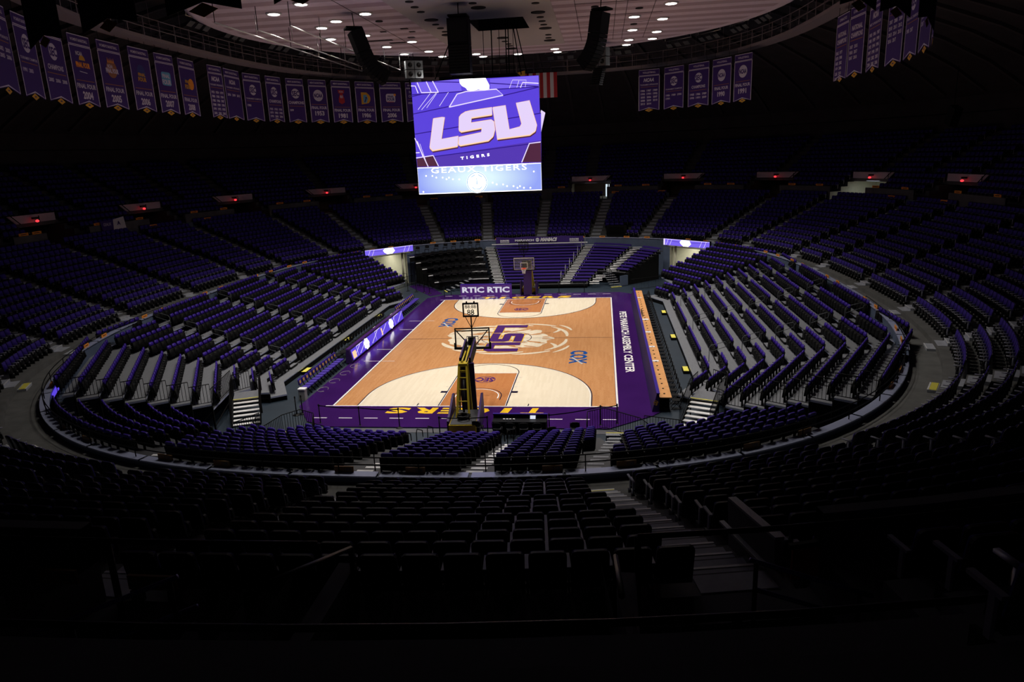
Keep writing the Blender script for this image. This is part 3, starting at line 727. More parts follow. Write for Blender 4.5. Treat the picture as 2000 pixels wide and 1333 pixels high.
b = MB(); b.box((-.55, 0, .7), (.5, 12.4, .03)); b.build('shelf', M['black'], t)
for i in range(20):
    y = -5.8+.6*i
    chair((-10.6, y, -.05), -math.pi/2, 'black folding chair tucked behind the glowing scorers\' table', 'chairs behind the lit table')
for i, (y, nm) in enumerate(((.8, 'nearer'), (5.3, 'farther'))):
    b = MB(); b.box((XL-.55, y, .73), (.3, .5, .03)); tag(b.build('paper_stack', M['white']), f'{nm} white paper pile lying on the glowing scorers\' table', 'paper')
# padded team chairs
def team_chair():
    t = empty('team_chair'); ps = []
    b = MB(); b.prism(rrect(-.2, -.2, .2, .22, .05), fr((0, 0, .42)), 0, .07); ps.append(b.build('seat', M['seat_purple'], t))
    Fk = (Vector((0, -.25, 0)), Vector((1, 0, 0)), Vector((0, -.12, 1)).normalized(), Vector((0, 1, .12)).normalized())
    b = MB(); b.prism(rrect(-.19, .58, .19, .95, .07), Fk, -.03, .03); bk = b.build('backrest', M['seat_purple'], t); ps.append(bk)
    b = MB(); b.prism(arc(0, .76, .1, 0, 360, 12)[:-1], Fk, .03, .036); b.prism(arc(0, .76, .1, 0, 360, 12)[:-1], Fk, -.036, -.03); ps.append(b.build('badge', M['gold'], t))
    for sx in (-1, 1):
        b = MB(); b.tube([(sx*.22, .22, 0), (sx*.22, -.2, .5), (sx*.22, -.31, .85)], .016, 5); ps.append(b.build('leg', M['black_matte'], t))
        b = MB(); b.tube([(sx*.22, -.26, 0), (sx*.2, .12, .43)], .016, 5); ps.append(b.build('leg', M['black_matte'], t))
    return t, ps
_tc = team_chair(); first = True
for k in range(12):
    for (y0, nm) in ((-12.3, 'near'), (7.6, 'far')):
        y = y0+.5*k; loc = (-10.05+.0*k, y, -.05)
        if first: o = _tc[0]; o.location = loc; o.rotation_euler = (0, 0, -math.pi/2); first = False
        else: o = dup(_tc[0], _tc[1], loc, -math.pi/2)
        tag(o, f'purple padded chair, {nth(k+1)} from camera on the {nm} team bench', 'chair', f'{nm} team bench chairs')
for k in range(4):
    b = MB(); c = (-9.35+.1*k, -11.6+1.6*k); b.tube([(c[0]+.3*math.cos(a), c[1]+.42*math.sin(a), .012) for a in np.linspace(0, 5.4, 12)], .012, 4)
    tag(b.build('cable_loop', M['grey']), f'{nth(k+1)} loop of pale cable beside the near team bench', 'cable')
b = MB(); b.prism(rrect(-.2, -.17, .2, .17, .05), fr((-9.85, -13.25, -.05)), 0, .62); bn = b.build('waste_bin', M['grey']); tag(bn, 'grey waste bin standing at the near end of team bench', 'bin')
b = MB(); b.prism(rrect(-.225, -.195, .225, .195, .05), fr((-9.85, -13.25, -.05)), .62, .68); b.build('rim', M['white'], bn)
# media table on the right
t = empty('media_table', (9.75, 0, 0), 0, 'very long tan-topped media table with purple front along right sideline', 'table')
Ft = (Vector((0, 0, 0)), Vector((1, 0, 0)), Vector((0, 0, 1)), Vector((0, -1, 0)))
b = MB(); b.prism([(-.38, 0), (-.02, 0), (-.02, .98), (-.14, .98)], Ft, -13.6, 15.1); fb = b.build('front_board', M['pad'], t)
b = MB(); b.prism([(-.16, .96), (-.0, .96), (-.0, 1.02), (-.16, 1.02)], Ft, -13.6, 15.15); b.build('top_ledge', M['seat_purple_p'], fb)
b = MB(); b.box((.3, -.75, .74), (.6, 28.6, .04)); tt = b.build('worktop', M['table_top'], t)
b = MB(); F = fr((-.2, -15.13, .5), (1, 0, 0), (0, 0, 1)); b.text('LSU', F, .0, h=.22, w=.24, bold=.05, rot=1.2); b.build('end_logo', M['gold'], fb)
for k in range(13):
    b = MB(); b.box((.3, -14.4+2.3*k, .35), (.5, .05, .74)); b.build('leg', M['black_matte'], t)
for k in range(34):
    b = MB(); b.lathe((10.02, -14.5+.82*k, .765), [(.05, 0), (.05, .025), (.02, .03)], 8); tag(b.build('cable_port', M['black']), 'small black cable port set in the tan media table', 'cable port', 'black cable ports along the tan table')
for k, (y, w_) in enumerate(((10.3, .25), (2.2, .35), (-1.6, .3), (-5.4, .3), (-8.6, .28))):
    b = MB(); b.box((10.0, y, .775), (.5 if w_ > .34 else .36, w_, .02)); tag(b.build('paper_sheet', M['white']), f'white paper lying on the tan media table, {nth(5-k)} from camera', 'paper')
b = MB()
for k in range(9): b.tube([(9.86+.03*math.sin(k*2.), 3.0+.28*k, .79), (9.92, 3.15+.28*k, .9), (9.88+.05*math.cos(k), 3.25+.28*k, .78)], .018, 4)
tag(b.build('tangled_cables', M['black']), 'black tangle of cables on the far half of tan table', 'cables')
for k in range(36): chair((10.62, -14.4+.79*k, -.05), math.pi/2, 'black folding chair in the row behind the tan media table', 'chairs behind the tan table')
# sponsor board at the far baseline
t = empty('advertising_board', (-4.15, 16.75, 0), R_(-2), 'purple advertising board with white RTIC lettering behind far baseline', 'advertising board')
b = MB(); b.box((0, 0, .48), (4.95, .3, .98)); b.box((0, .03, .99), (4.98, .34, .05), mat=1); b.build('board', [M['led_purple'], M['seat_purple_p']], t)
F = fr((0, -.152, .5), (1, 0, 0), (0, 0, 1)); b = MB()
for cx in (-1.23, 1.23):
    b.text('RTIC', F, .004, h=.56, w=2.15, at=(cx, 0), bold=.04)
b.build('lettering', [M['led_white'], M['led_purple']], t)
# black broadcast desk behind the near baseline
t = empty('broadcast_desk', (2.98, -18.3, -.05), 0, 'black broadcast desk with purple front ledge behind the near baseline', 'desk')
b = MB(); b.box((0, .72, .42), (2.6, .08, .82)); b.box((0, .7, .85), (2.64, .14, .05), mat=1); b.build('front_board', [M['black'], M['seat_purple_p']], t)
b = MB(); b.box((0, .4, .64), (2.6, .56, .04)); b.build('worktop', M['black'], t)
for x in (-1.25, 0, 1.25): b = MB(); b.box((x, .4, .31), (.05, .5, .62)); b.build('leg', M['black_matte'], t)
b = MB(); b.box((.62, .5, .76), (.26, .02, .17), M=Matrix.Translation((.62, .5, .7)) @ Matrix.Rotation(R_(-35), 4, 'X') @ Matrix.Translation((-.62, -.5, -.7)))
tag(b.build('tablet', M['tablet'], loc=(2.98, -18.3, -.05)), 'bright tablet propped on the black broadcast desk', 'tablet')
for k, x in enumerate((-.75, -.6, -.45, -.28)): b = MB(); b.box((2.98+x, -17.9, .635), (.1, .08, .05)); tag(b.build('headset_box', M['white']), 'small pale box lying on the black broadcast desk', 'box', 'pale boxes on the black desk')
for k in range(4): chair((2.0+.62*k, -18.45, -.05), .05*(k-1), f'black folding chair behind the broadcast desk, {nth(k+1)} from yellow mast')
chair((4.5, -18.9, -.05), .3, 'round-backed black chair beside the desk, just behind the seat rows')
chair((1.05, -18.25, -.05), -.2, 'black folding chair right beside the yellow basket base')
chair((5.6, -18.3, -.05), .1, 'lone black folding chair between the desk and barrier')
# rope stanchions
def stanchion(x, y, label, group=None):
    t = empty('stanchion', (x, y, -.05), 0, label, 'stanchion', group)
    b = MB(); b.lathe((0, 0, 0), [(.2, 0), (.19, .03), (.03, .06)], 14); b.build('base', M['black'], t)
    b = MB(); b.tube([(0, 0, .04), (0, 0, 1.02)], .028, 8); b.build('post', M['black_matte'], t)
    b = MB(); b.lathe((0, 0, .94), [(.04, 0), (.042, .1), (.02, .12)], 8); b.build('belt_cap', M['black'], t)
    return t
def belt(a, c, label, sag=.0):
    b = MB(); A = Vector((a[0], a[1], .93)); B = Vector((c[0], c[1], .93)); P = [A.lerp(B, k/6)-Vector((0, 0, sag*math.sin(math.pi*k/6))) for k in range(7)]
    for p, q in zip(P[:-1], P[1:]): b.beam(p, q, .006, .05)
    tag(b.build('stanchion_belt', M['black']), label, 'belt')
SN = [(-7.4, -16.9), (-5.2, -17.2), (-3.1, -17.4), (-.8, -18.5), (1.5, -18.4), (4.4, -18.1), (6.8, -16.9), (7.6, -16.7)]
for i, (x, y) in enumerate(SN): stanchion(x, y, f'black belt stanchion behind near baseline, {nth(i+1)} counting from team bench side')
for i, j in ((0, 1), (1, 2), (3, 4), (5, 6), (6, 7)): belt(SN[i], SN[j], f'black belt strung from the {nth(i+1)} to {nth(j+1)} near-baseline stanchion', .05)
stanchion(-9.2, -15.7, 'left one of two close black stanchions beside the waste bin'); stanchion(-8.95, -15.5, 'right one of two close black stanchions beside the waste bin')
for i, (x, y) in enumerate([(-12.6, 19.5), (-11.6, 19.0), (-10.7, 18.6), (-10.0, 18.0), (-8.0, 15.7), (-7.6, 16.9), (.3, 17.3), (2.8, 17.3), (5.2, 17.1), (-2.2, 17.6)]): stanchion(x, y, 'small black stanchion behind the far baseline of the court', 'stanchions behind the far baseline')
# barred barriers
def barrier(pts, h, label, z=-.05, gap=.13, zs=None, name='barrier', cat='barrier', kind=None):
    t = empty(name, (0, 0, 0), 0, label, cat); b = MB(); zs = zs or [z]*len(pts)
    T = [Vector((p[0], p[1], zz+h)) for p, zz in zip(pts, zs)]; Bt = [Vector((p[0], p[1], zz+.12)) for p, zz in zip(pts, zs)]
    b.tube(T, .022, 5); b.build('top_rail', M['black_matte'], t); b = MB(); b.tube(Bt, .018, 5); b.build('bottom_rail', M['black_matte'], t)
    b = MB()
    for i in range(len(T)-1):
        n = max(1, int((T[i+1]-T[i]).length/gap))
        for k in range(n+1):
            q = k/n; a = Bt[i].lerp(Bt[i+1], q); c = T[i].lerp(T[i+1], q)
            if k in (0, n): a = a-Vector((0, 0, .12))
            b.beam(a, c, .018, .018)
    o = b.build('bars', M['black_matte'], t); o['kind'] = 'stuff'
    return t
barrier([(-8.9, -20.6), (-8.6, -18.6), (-8.0, -17.8), (-7.1, -18.3), (-6.5, -19.9)], 1.1, 'black barred barrier wrapped around the left near floor steps')
barrier([(-10.5, -19.6), (-9.9, -18.3), (-9.6, -19.6)], 1.1, 'short black barred gate left of the passage by near seats')
barrier([(6.2, -19.6), (6.2, -17.9), (7.0, -17.4), (8.6, -18.7), (9.0, -19.6)], 1.1, 'black barred barrier wrapped around the right near floor steps')
barrier([(8.8, -18.4), (10.3, -18.9), (10.9, -19.6)], 1.1, 'low black barred barrier between right steps and media table')
barrier([(9.6, 17.6), (11.2, 18.6), (12.6, 19.4)], 1.1, 'distant black barred barrier at the far right court corner')
barrier([(-14.0, 19.4), (-13.4, 21.6), (-12.9, 23.0)], 1.1, 'distant black barred barrier beside the far left passage')
for i, (cx, cy, side) in enumerate(((-7.6, -19.6, 'left'), (7.6, -19.4, 'right'))):
    t = empty('floor_steps', (cx, cy, -.05), 0, f'small grey floor steps with yellow edge inside the {side} near barrier', 'steps')
    for k in range(3):
        b = MB(); b.box((0, .7-.3*k, .09+.18*k), (1.1, .32, .18)); b.build('step', M['alu'], t)
        b = MB(); b.box((0, .85-.3*k, .185+.18*k), (1.1, .05, .012)); b.build('nosing', M['yellow_edge'], t)
# ------------------------------------------------------------------ telescopic side bleachers
def side_pts(d, sx):
    def end(sy, d):
        F = Vector((12+d, sy*(11+.25*d))); dr = Vector((-.47, sy*.88))
        A = Vector((11.9, sy*17.7)); u = Vector((.8, -.6*1 if sy < 0 else .6)) if True else None
        u = Vector((.8, .6*sy))
        # F + t dr = A + q u
        det = dr.x*(-u.y)+u.x*dr.y
        rx, ry = A.x-F.x, A.y-F.y
        t = (rx*(-u.y)+u.x*ry)/det
        if d < 1.8: t = min(t, 2.6+.4*d)
        elif d < 3: t = min(t, 2.9+(d-1.86)*.8)
        return F+dr*t, F
    En, Fn = end(-1, d); Ef, Ff = end(1, d)
    return [Vector((sx*p.x, p.y)) for p in (En, Fn, Ff, Ef)]
SD = lambda i: .93*i
SZ = lambda i: .30+.28*i
NS = 11
PSEATS = []      # platform seats: (x, y, z, yaw, label)
SAISLE = (-8.1, -.3, 7.6)
for sx, nm in ((-1, 'left'), (1, 'right')):
    t = empty('telescopic_bleacher', (0, 0, 0), 0, f'grey stepped bleacher platform rising along the {nm} side of court', 'bleacher')
    for i in range(NS):
        P0, P1 = side_pts(SD(i), sx), side_pts(SD(i+1) if i < NS-1 else SD(i)+.5, sx); z = SZ(i); b = MB()
        for j in range(3):
            b.add([(P0[j].x, P0[j].y, z), (P0[j+1].x, P0[j+1].y, z), (P1[j+1].x, P1[j+1].y, z), (P1[j].x, P1[j].y, z)], [(0, 1, 2, 3)], 0)
            b.add([(P0[j].x, P0[j].y, z-.05), (P0[j+1].x, P0[j+1].y, z-.05), (P0[j+1].x, P0[j+1].y, z), (P0[j].x, P0[j].y, z)], [(0, 1, 2, 3)], 2)
            b.add([(P0[j].x, P0[j].y, z-.33), (P0[j+1].x, P0[j+1].y, z-.33), (P0[j+1].x, P0[j+1].y, z-.05), (P0[j].x, P0[j].y, z-.05)], [(0, 1, 2, 3)], 1)
        for e in (0, 3): b.add([(P0[e].x, P0[e].y, z-.09), (P1[e].x, P1[e].y, z-.09), (P1[e].x, P1[e].y, z), (P0[e].x, P0[e].y, z)], [(0, 1, 2, 3)], 2)
        b.build('deck', [M['alu'], M['black_matte'], M['slate_cap']], t)
        for y in SAISLE:
            b = MB(); x = sx*(12+SD(i+1)-.22)
            if i < NS-1:
                b.box((x, y, z+.09), (.3, 1.0, .1)); b.box((x, y, z+.145), (.26, .96, .012), mat=1); b.build('step', [M['black_matte'], M['alu']], t)
        # seats
        Q = side_pts(SD(i)+.62, sx); row = 0
        for j in range(3):
            A, B = Q[j], Q[j+1]; dv = B-A; Lg = dv.length; dv.normalize(); n = int((Lg-.5)/.5)
            off = (Lg-n*.5)/2
            for q in range(n):
                p = A+dv*(off+.5*q+.25)
                if j == 1 and any(abs(p.y-a) < .75 for a in SAISLE): continue
                nv = Vector((-dv.y, dv.x)); nv = nv if nv.x*sx < 0 else -nv
                PSEATS.append((p.x, p.y, z, math.atan2(nv.y, nv.x)-math.pi/2, 'side', sx, i))
    # understructure skirt along the near end
    b = MB()
    for i in range(1, NS):
        P = side_pts(SD(i), sx); q = P[0]; b.beam((q.x, q.y, 0), (q.x, q.y, SZ(i)-.1), .07, .07)
        if i < NS-1: q2 = side_pts(SD(i+1), sx)[0]; b.beam((q.x, q.y, SZ(i)-.35), (q2.x, q2.y, .2), .04, .04)
    b.build('support_frame', M['black_matte'], t)
    # guard rail at each row end, hoops at the aisles
    for i in range(2, NS):
        a = side_pts(SD(i), sx)[0]; c = side_pts(SD(i+1) if i < NS-1 else SD(i)+.6, sx)[0]
        barrier([(a.x, a.y), (c.x, c.y)], 1.05, f'black barred guard rail closing the near end of {nm} bleacher, {nth(i-1)} tier up', z=SZ(i), gap=.14, name='guard_rail', cat='guard rail')
    for i in range(1, NS, 2):
        for y in SAISLE:
            b = MB(); x = sx*(12+SD(i)+.2); P = [(x, y, SZ(i)), (x, y, SZ(i)+.85), (x+sx*.1, y, SZ(i)+.98), (x+sx*.9, y, SZ(i)+1.2), (x+sx*1.0, y, SZ(i)+1.1), (x+sx*.95, y, SZ(i)+.9), (x+sx*.05, y, SZ(i)+.6)]
            b.tube(P, .018, 6); tag(b.build('aisle_handrail', M['speaker_grey']), f'looped grey handrail in an aisle of the {nm} court bleacher', 'handrail', f'looped handrails of the {nm} bleacher')
    for k, y in enumerate(SAISLE):
        b = MB(); b.box((sx*11.8, y, .04), (.36, .95, .18)); b.box((sx*11.8, y, .137), (.3, .93, .012), mat=1)
        tag(b.build('step_block', [M['black_matte'], M['yellow_edge']]), f'yellow-topped step block at foot of {nm} bleacher, {nth(k+1)} from camera', 'step')
    # landing and stairs at the near corner
    dn = Vector((-.42*sx*-1 if False else -.40*sx, -.916)); dn = Vector((-sx*.40, -.916)).normalized(); ac = Vector((dn.y, -dn.x))
    c0 = Vector((sx*12.1, -15.2))
    t2 = empty('bleacher_stairs', (0, 0, 0), 0, f'bright metal stairs with yellow nosing leading up to {nm} bleacher', 'stairs')
    yaw = math.atan2(dn.y, dn.x)
    b = MB(); b.box((c0.x, c0.y, .88), (1.3, 1.35, .07), yaw); b.build('landing', M['alu'], t2)
    b = MB(); e = c0+dn*.66; b.box((e.x, e.y, .922), (.07, 1.35, .012), yaw); b.build('nosing', M['yellow_edge'], t2)
    for k in range(6):
        e = c0+dn*(.66+.14+.27*k); b = MB(); b.box((e.x, e.y, .76-.145*k), (.25, 1.3, .035), yaw); b.build('tread', M['alu_bright'], t2)
    b = MB()
    for s in (-1, 1):
        a = c0+dn*.66+ac*.68*s; e = c0+dn*2.3+ac*.68*s; b.beam((a.x, a.y, .8), (e.x, e.y, -.05), .05, .2)
        b.beam((a.x, a.y, 0), (a.x, a.y, .85), .06, .06)
    b.build('stringer', M['black_matte'], t2)
    for s in (-1, 1):
        a = c0-dn*.6+ac*.72*s; a1 = c0+dn*.66+ac*.72*s; e = c0+dn*2.3+ac*.72*s
        barrier([(a.x, a.y), (a1.x, a1.y), (e.x, e.y)], 1.0, f'black barred rail on the {"court" if s*sx > 0 else "outer"} side of {nm} bleacher stairs', zs=[.9, .9, .0], name='guard_rail', cat='guard rail')
# ------------------------------------------------------------------ near-end bleacher behind the basket
NZ = lambda k: 3.08-.27*k
t = empty('end_bleacher', (0, 0, 0), 0, 'dark stepped bleacher platform behind the near basket', 'bleacher')
NAISLE = ((-8.6, -.03), (-.75, -.01), (2.85, .0), (6.55, .1))
nax = lambda a, y: a[0]+a[1]*(y+30)
def near_ok(x, y, k):
    if y > -20.9-.745*(abs(x)-11.9) or x > 14.2: return False
    if k >= 8 and abs(x) > 6.8: return False
    if k >= 6 and (abs(x) > 9.5): return False
    return True
for k in range(11):
    S = np.linspace(60, 112, 210); o0, o1 = -.85*(k+1)-.02, -.85*k-.02
    pa, _ = ring(S, o0); pb, _ = ring(S, o1); z = NZ(k); b = MB(); run = [i for i in range(len(S)) if near_ok(pa[i][0], pa[i][1], k)]
    for i in run[:-1]:
        if i+1 not in run: continue
        b.add([(pa[i][0], pa[i][1], z), (pa[i+1][0], pa[i+1][1], z), (pb[i+1][0], pb[i+1][1], z), (pb[i][0], pb[i][1], z)], [(0, 1, 2, 3)], 0)
        b.add([(pa[i][0], pa[i][1], z-.27), (pa[i+1][0], pa[i+1][1], z-.27), (pa[i+1][0], pa[i+1][1], z), (pa[i][0], pa[i][1], z)], [(0, 1, 2, 3)], 1)
    b.build('deck', [M['deck_dark'], M['black_matte']], t)
    for aq in NAISLE:
        ax = nax(aq, -29.5+.85*k)
        if abs(ax) > 8 and k > 5: continue
        yy = -np.interp(ax, [ring(s, o0+.12)[0][0] for s in np.linspace(110, 62, 60)], [-ring(s, o0+.12)[0][1] for s in np.linspace(110, 62, 60)])
        b = MB(); b.box((ax, yy-.02, z+.006), (.55, .14, .012)); b.build('step', M['alu_bright'] if ax < 5 else M['alu'], t)
        if k: b = MB(); b.box((ax, yy-.42-.22, z+.14), (.55, .18, .03)); b.build('step', M['alu_bright'] if ax < 5 else M['alu'], t)
    # seats
    S = np.arange(60.25, 112, .52); pc, nn = ring(S, o0+.5)
    # even spacing along the offset curve
    ds = np.hypot(*(np.diff(pc, axis=0)).T); cum = np.r_[0, np.cumsum(ds)]; q = np.arange(.3, cum[-1], .52)
    X = np.interp(q, cum, pc[:, 0]); Y = np.interp(q, cum, pc[:, 1]); NX = np.interp(q, cum, nn[:, 0]); NY = np.interp(q, cum, nn[:, 1])
    for x, y, nx, ny in zip(X, Y, NX, NY):
        if not near_ok(x, y+.3, k) or any(abs(x-nax(a, y)) < (.5 if a[0] == 2.85 else .62) for a in NAISLE): continue
        PSEATS.append((x, y, z, math.atan2(-ny, -nx)-math.pi/2, 'near', 0, k))
for ax in (-.85, 2.8):
    for k in range(0, 10, 2):
        z = NZ(k); yy = -29.4+.85*(k)+.5; b = MB()
        b.tube([(ax+.42, yy, z), (ax+.42, yy, z+.85), (ax+.42, yy+.15, z+.95), (ax+.42, yy+.9, z+.6), (ax+.42, yy+.95, z+.3)], .02, 5)
        tag(b.build('aisle_handrail', M['black_matte']), 'short black handrail in a stair aisle behind the near basket', 'handrail', 'handrails of the near end bleacher')
# ------------------------------------------------------------------ far-end bleachers with bench rows
FY = lambda x, k: 28.7-.75*k-.085*max(0, abs(x)-4.5)**2
FZ = lambda k: 2.86-.207*k
def mainx(k): return 2.65+(28.7-.75*k-19.5)*.245
def s2r(k): return 9.9-.34*k if k <= 8 else 6.4-.3*(k-9)
def s3r(k): return 12.7-.40*k
t = empty('far_bleacher', (0, 0, 0), 0, 'black stepped frame carrying the purple benches at the far end', 'bleacher')
def bench_mesh(x0, x1, k, dy, z0, h, d, mi=0, mb=None):
    mb = mb or MB(); n = max(1, int((x1-x0)/.9)); X = np.linspace(x0, x1, n+1)
    for a, c in zip(X[:-1], X[1:]):
        mb.beam((a, FY(a, k)+dy, z0+h/2), (c, FY(c, k)+dy, z0+h/2), d, h, mi)
    return mb
secn = ['middle', 'right middle', 'far right']
for k in range(13):
    z = FZ(k); b = MB(); xr = s3r(k) if k <= 8 else s2r(k)
    bench_mesh(-mainx(k)-1.2, xr, k, .3, z-.06, .06, .8, 0, b); bench_mesh(-mainx(k)-1.2, xr, k, -.1, z-.24, .2, .03, 1, b)
    b.build('deck', [M['deck_dark'], M['black_matte']], t)
    segs = [(-mainx(k), mainx(k), 0), (mainx(k)+1.15, s2r(k), 1)]+([(s2r(k)+1.25, s3r(k), 2)] if k <= 8 else [])
    for x0, x1, q in segs:
        b = bench_mesh(x0, x1, k, .34, z+.2, .12, .3); o = b.build('bench_seat', M['bench_purple'])
        r = empty('bench_row', ((x0+x1)/2, FY((x0+x1)/2, k), z), 0, f'purple bench row, {nth(13-k)} up in the {secn[q]} block at far end', 'bench', f'purple benches of the {secn[q]} far block')
        me = o.data; me.transform(Matrix.Translation(-Vector(r.location))); o.parent = r
        b = bench_mesh(x0, x1, k, .50, z+.3, .05, .05); o2 = b.build('bench_back', M['bench_purple']); o2.data.transform(Matrix.Translation(-Vector(r.location))); o2.parent = r
        for xx in (x0+.1, x1-.1):
            b = MB(); b.box((xx, FY(xx, k)+.34, z+.1), (.05, .3, .2)); o3 = b.build('leg', M['grey']); o3.data.transform(Matrix.Translation(-Vector(r.location))); o3.parent = r
    for xa in (-mainx(k)-.6, mainx(k)+.58, s2r(k)+.62):
        if xa > 7 and k > 8: continue
        for q in (0, 1):
            b = MB(); b.box((xa, FY(xa, k)+.02+.36*q, z+.005+.12*q), (.95, .2, .03)); b.build('step', M['alu_bright'], t)
for k in range(0, 13, 2):
    xa = mainx(k)+.15; b = MB(); y = FY(xa, k); z = FZ(k); b.tube([(xa, y, z), (xa, y, z+.9), (xa, y+.9, z+1.15), (xa, y+.9, z+.4)], .02, 5)
    tag(b.build('aisle_handrail', M['grey']), 'small grey handrail beside the far middle bench block', 'handrail', 'handrails of the far benches')
b = MB(); b.box((0, 29.05, 3.27), (10.6, .12, .1)); tag(b.build('white_rail', M['white']), 'white horizontal rail under the purple banner at far end', 'rail')
# dark seating tiers with folding chairs, far left
t = empty('chair_platform', (0, 0, 0), 0, 'black five-step platform with rows of dark chairs at far left', 'platform')
for q in range(5):
    y0 = 27.0-1.5*q; z = 3.05-.54*q; x0 = -12.9+.8*q; x1 = -6.1+.4*q; b = MB()
    Y = lambda x: y0-.085*max(0, abs(x)-4.5)**2*.8
    X = np.linspace(x0, x1, 8)
    for a, c in zip(X[:-1], X[1:]):
        b.beam((a, Y(a)+.75, z-.03), (c, Y(c)+.75, z-.03), 1.6, .06, 0); b.beam((a, Y(a)-.05, z-.05), (c, Y(c)-.05, z-.05), .05, .08, 2); b.beam((a, Y(a), z-.3), (c, Y(c), z-.3), .04, .5, 1)
    b.build('tier', [M['black'], M['black_matte'], M['alu_bright']], t)
    for j in range(8):
        xx = x0+.5+(x1-x0-1)*j/7; chair((xx, Y(xx)+.7, z), math.pi+rng.normal()*.1, 'dark round-backed folding chair on the black platform at far left', 'chairs on the far left platform')
b = MB()
for q in range(9): b.beam((-13.2+.55*q, 23.2-.42*q, -.05), (-13.2+.55*q, 23.6-.42*q, 3.0-.32*q), .06, .06)
b.build('support_frame', M['black_matte'], t)
b = MB(); b.add([(-12.9, 24.1, 0), (-9.0, 19.4, 0), (-9.0, 19.4, .9), (-12.9, 24.1, 2.9)], [(0, 1, 2, 3)]); b.build('side_skirt', M['black_matte'], t)
t = empty('platform_steps', (0, 0, 0), 0, 'narrow dark steps with a yellow foot at far left platform', 'steps')
for k in range(6): b = MB(); b.box((-8.3+.42*k, 19.0+.22*k, .1+.18*k), (.24, 1.0, .03), .5); b.build('tread', M['alu'], t)
b = MB(); b.box((-8.55, 18.85, .0), (.1, 1.0, .03), .5); b.build('nosing', M['yellow_edge'], t)
t = empty('bench_steps', (0, 0, 0), 0, 'grey steps with yellow foot on the right of far benches', 'steps')
for k in range(7): b = MB(); b.box((8.2-.12*k, 19.8+.28*k, .05+.17*k), (1.1, .24, .03), .4); b.build('tread', M['alu'], t)
b = MB(); b.box((8.25, 19.6, -.0), (1.1, .1, .03), .4); b.build('nosing', M['yellow_edge'], t)
b = MB(); b.add([(8.9, 20.3, -.05), (12.6, 23.8, -.05), (12.6, 23.8, 3.0), (8.9, 20.3, 1.1)], [(0, 1, 2, 3)]); b.box((9.0, 20.3, .5), (1.0, .05, 1.0), .7, 1); b.build('side_skirt', [M['black_matte'], M['slate']], t)
b = MB()
for k in range(0, 5): b.beam((8.0-.2*k, 19.6+.4*k, .2+.25*k), (8.0-.2*k, 19.6+.4*k, 1.2+.25*k), .03, .03)
b.beam((8.0, 19.6, 1.2), (7.2, 21.2, 2.2), .035, .035); b.build('handrail', M['black_matte'], t)

# ------------------------------------------------------------------ seats
def rr_prism_geo(x0, z0, x1, z1, r, y0, y1, tilt=0, n=2, corners=(0, 1, 1, 0)):
    P = rrect(x0, z0, x1, z1, r, n, corners); T = math.tan(R_(tilt))
    V = [(p[0], y0-(p[1]-z0)*T, p[1]) for p in P]+[(p[0], y1-(p[1]-z0)*T, p[1]) for p in P]; k = len(P)
    F = [tuple(range(k))[::-1], tuple(range(k, 2*k))]+[(i, (i+1) % k, k+(i+1) % k, k+i) for i in range(k)]
    return V, F
def boxg(c, d):
    b = MB(); b.box(c, d); return b.v, b.f
# fixed seat, origin on the tread, facing +y: parts (name, geometry list, material)
def fixed_parts(hi=True):
    n = 3 if hi else 1
    P = [('back_shell', [rr_prism_geo(-.24, .34, .24, .92, .07, -.13, -.085, 10, n)], 'black_seat'),
         ('back_cushion', [rr_prism_geo(-.225, .46, .225, .90, .035, -.085-.021, -.05-.021, 10, n)], 'seat_purple'),
         ('folded_seat', [rr_prism_geo(-.215, .32, .215, .58, .05, .03, .10, 8, n, (1, 1, 1, 1))], 'black_seat'),
         ('armrest', [boxg((-.262, .04, .625), (.055, .34, .035)), boxg((-.262, -.03, .42), (.03, .06, .4))], 'arm'),
         ('pedestal', [boxg((-.262, .0, .13), (.05, .22, .26)), boxg((0, -.05, .36), (.5, .05, .05))], 'black_seat')]
    return P
def riser_parts(hi=True):
    n = 3 if hi else 1
    return [('backrest', [rr_prism_geo(-.185, .60, .185, .86, .06, -.13, -.06, 9, n, (1, 1, 1, 1))], 'seat_purple_p'),
            ('back_shell', [rr_prism_geo(-.235, .30, .235, .72, .04, -.115, -.075, 9, n, (1, 1, 1, 1))], 'black_matte'),
            ('folded_seat', [rr_prism_geo(-.235, .2, .235, .66, .04, .0, .07, 6, n, (1, 1, 1, 1))], 'black_matte'),
            ('armrest', [boxg((-.24, .02, .60), (.035, .3, .03))], 'black_seat'),
            ('leg', [boxg((-.24, -.06, .3), (.04, .08, .6)), boxg((0, -.06, .4), (.48, .04, .2))], 'black_matte')]
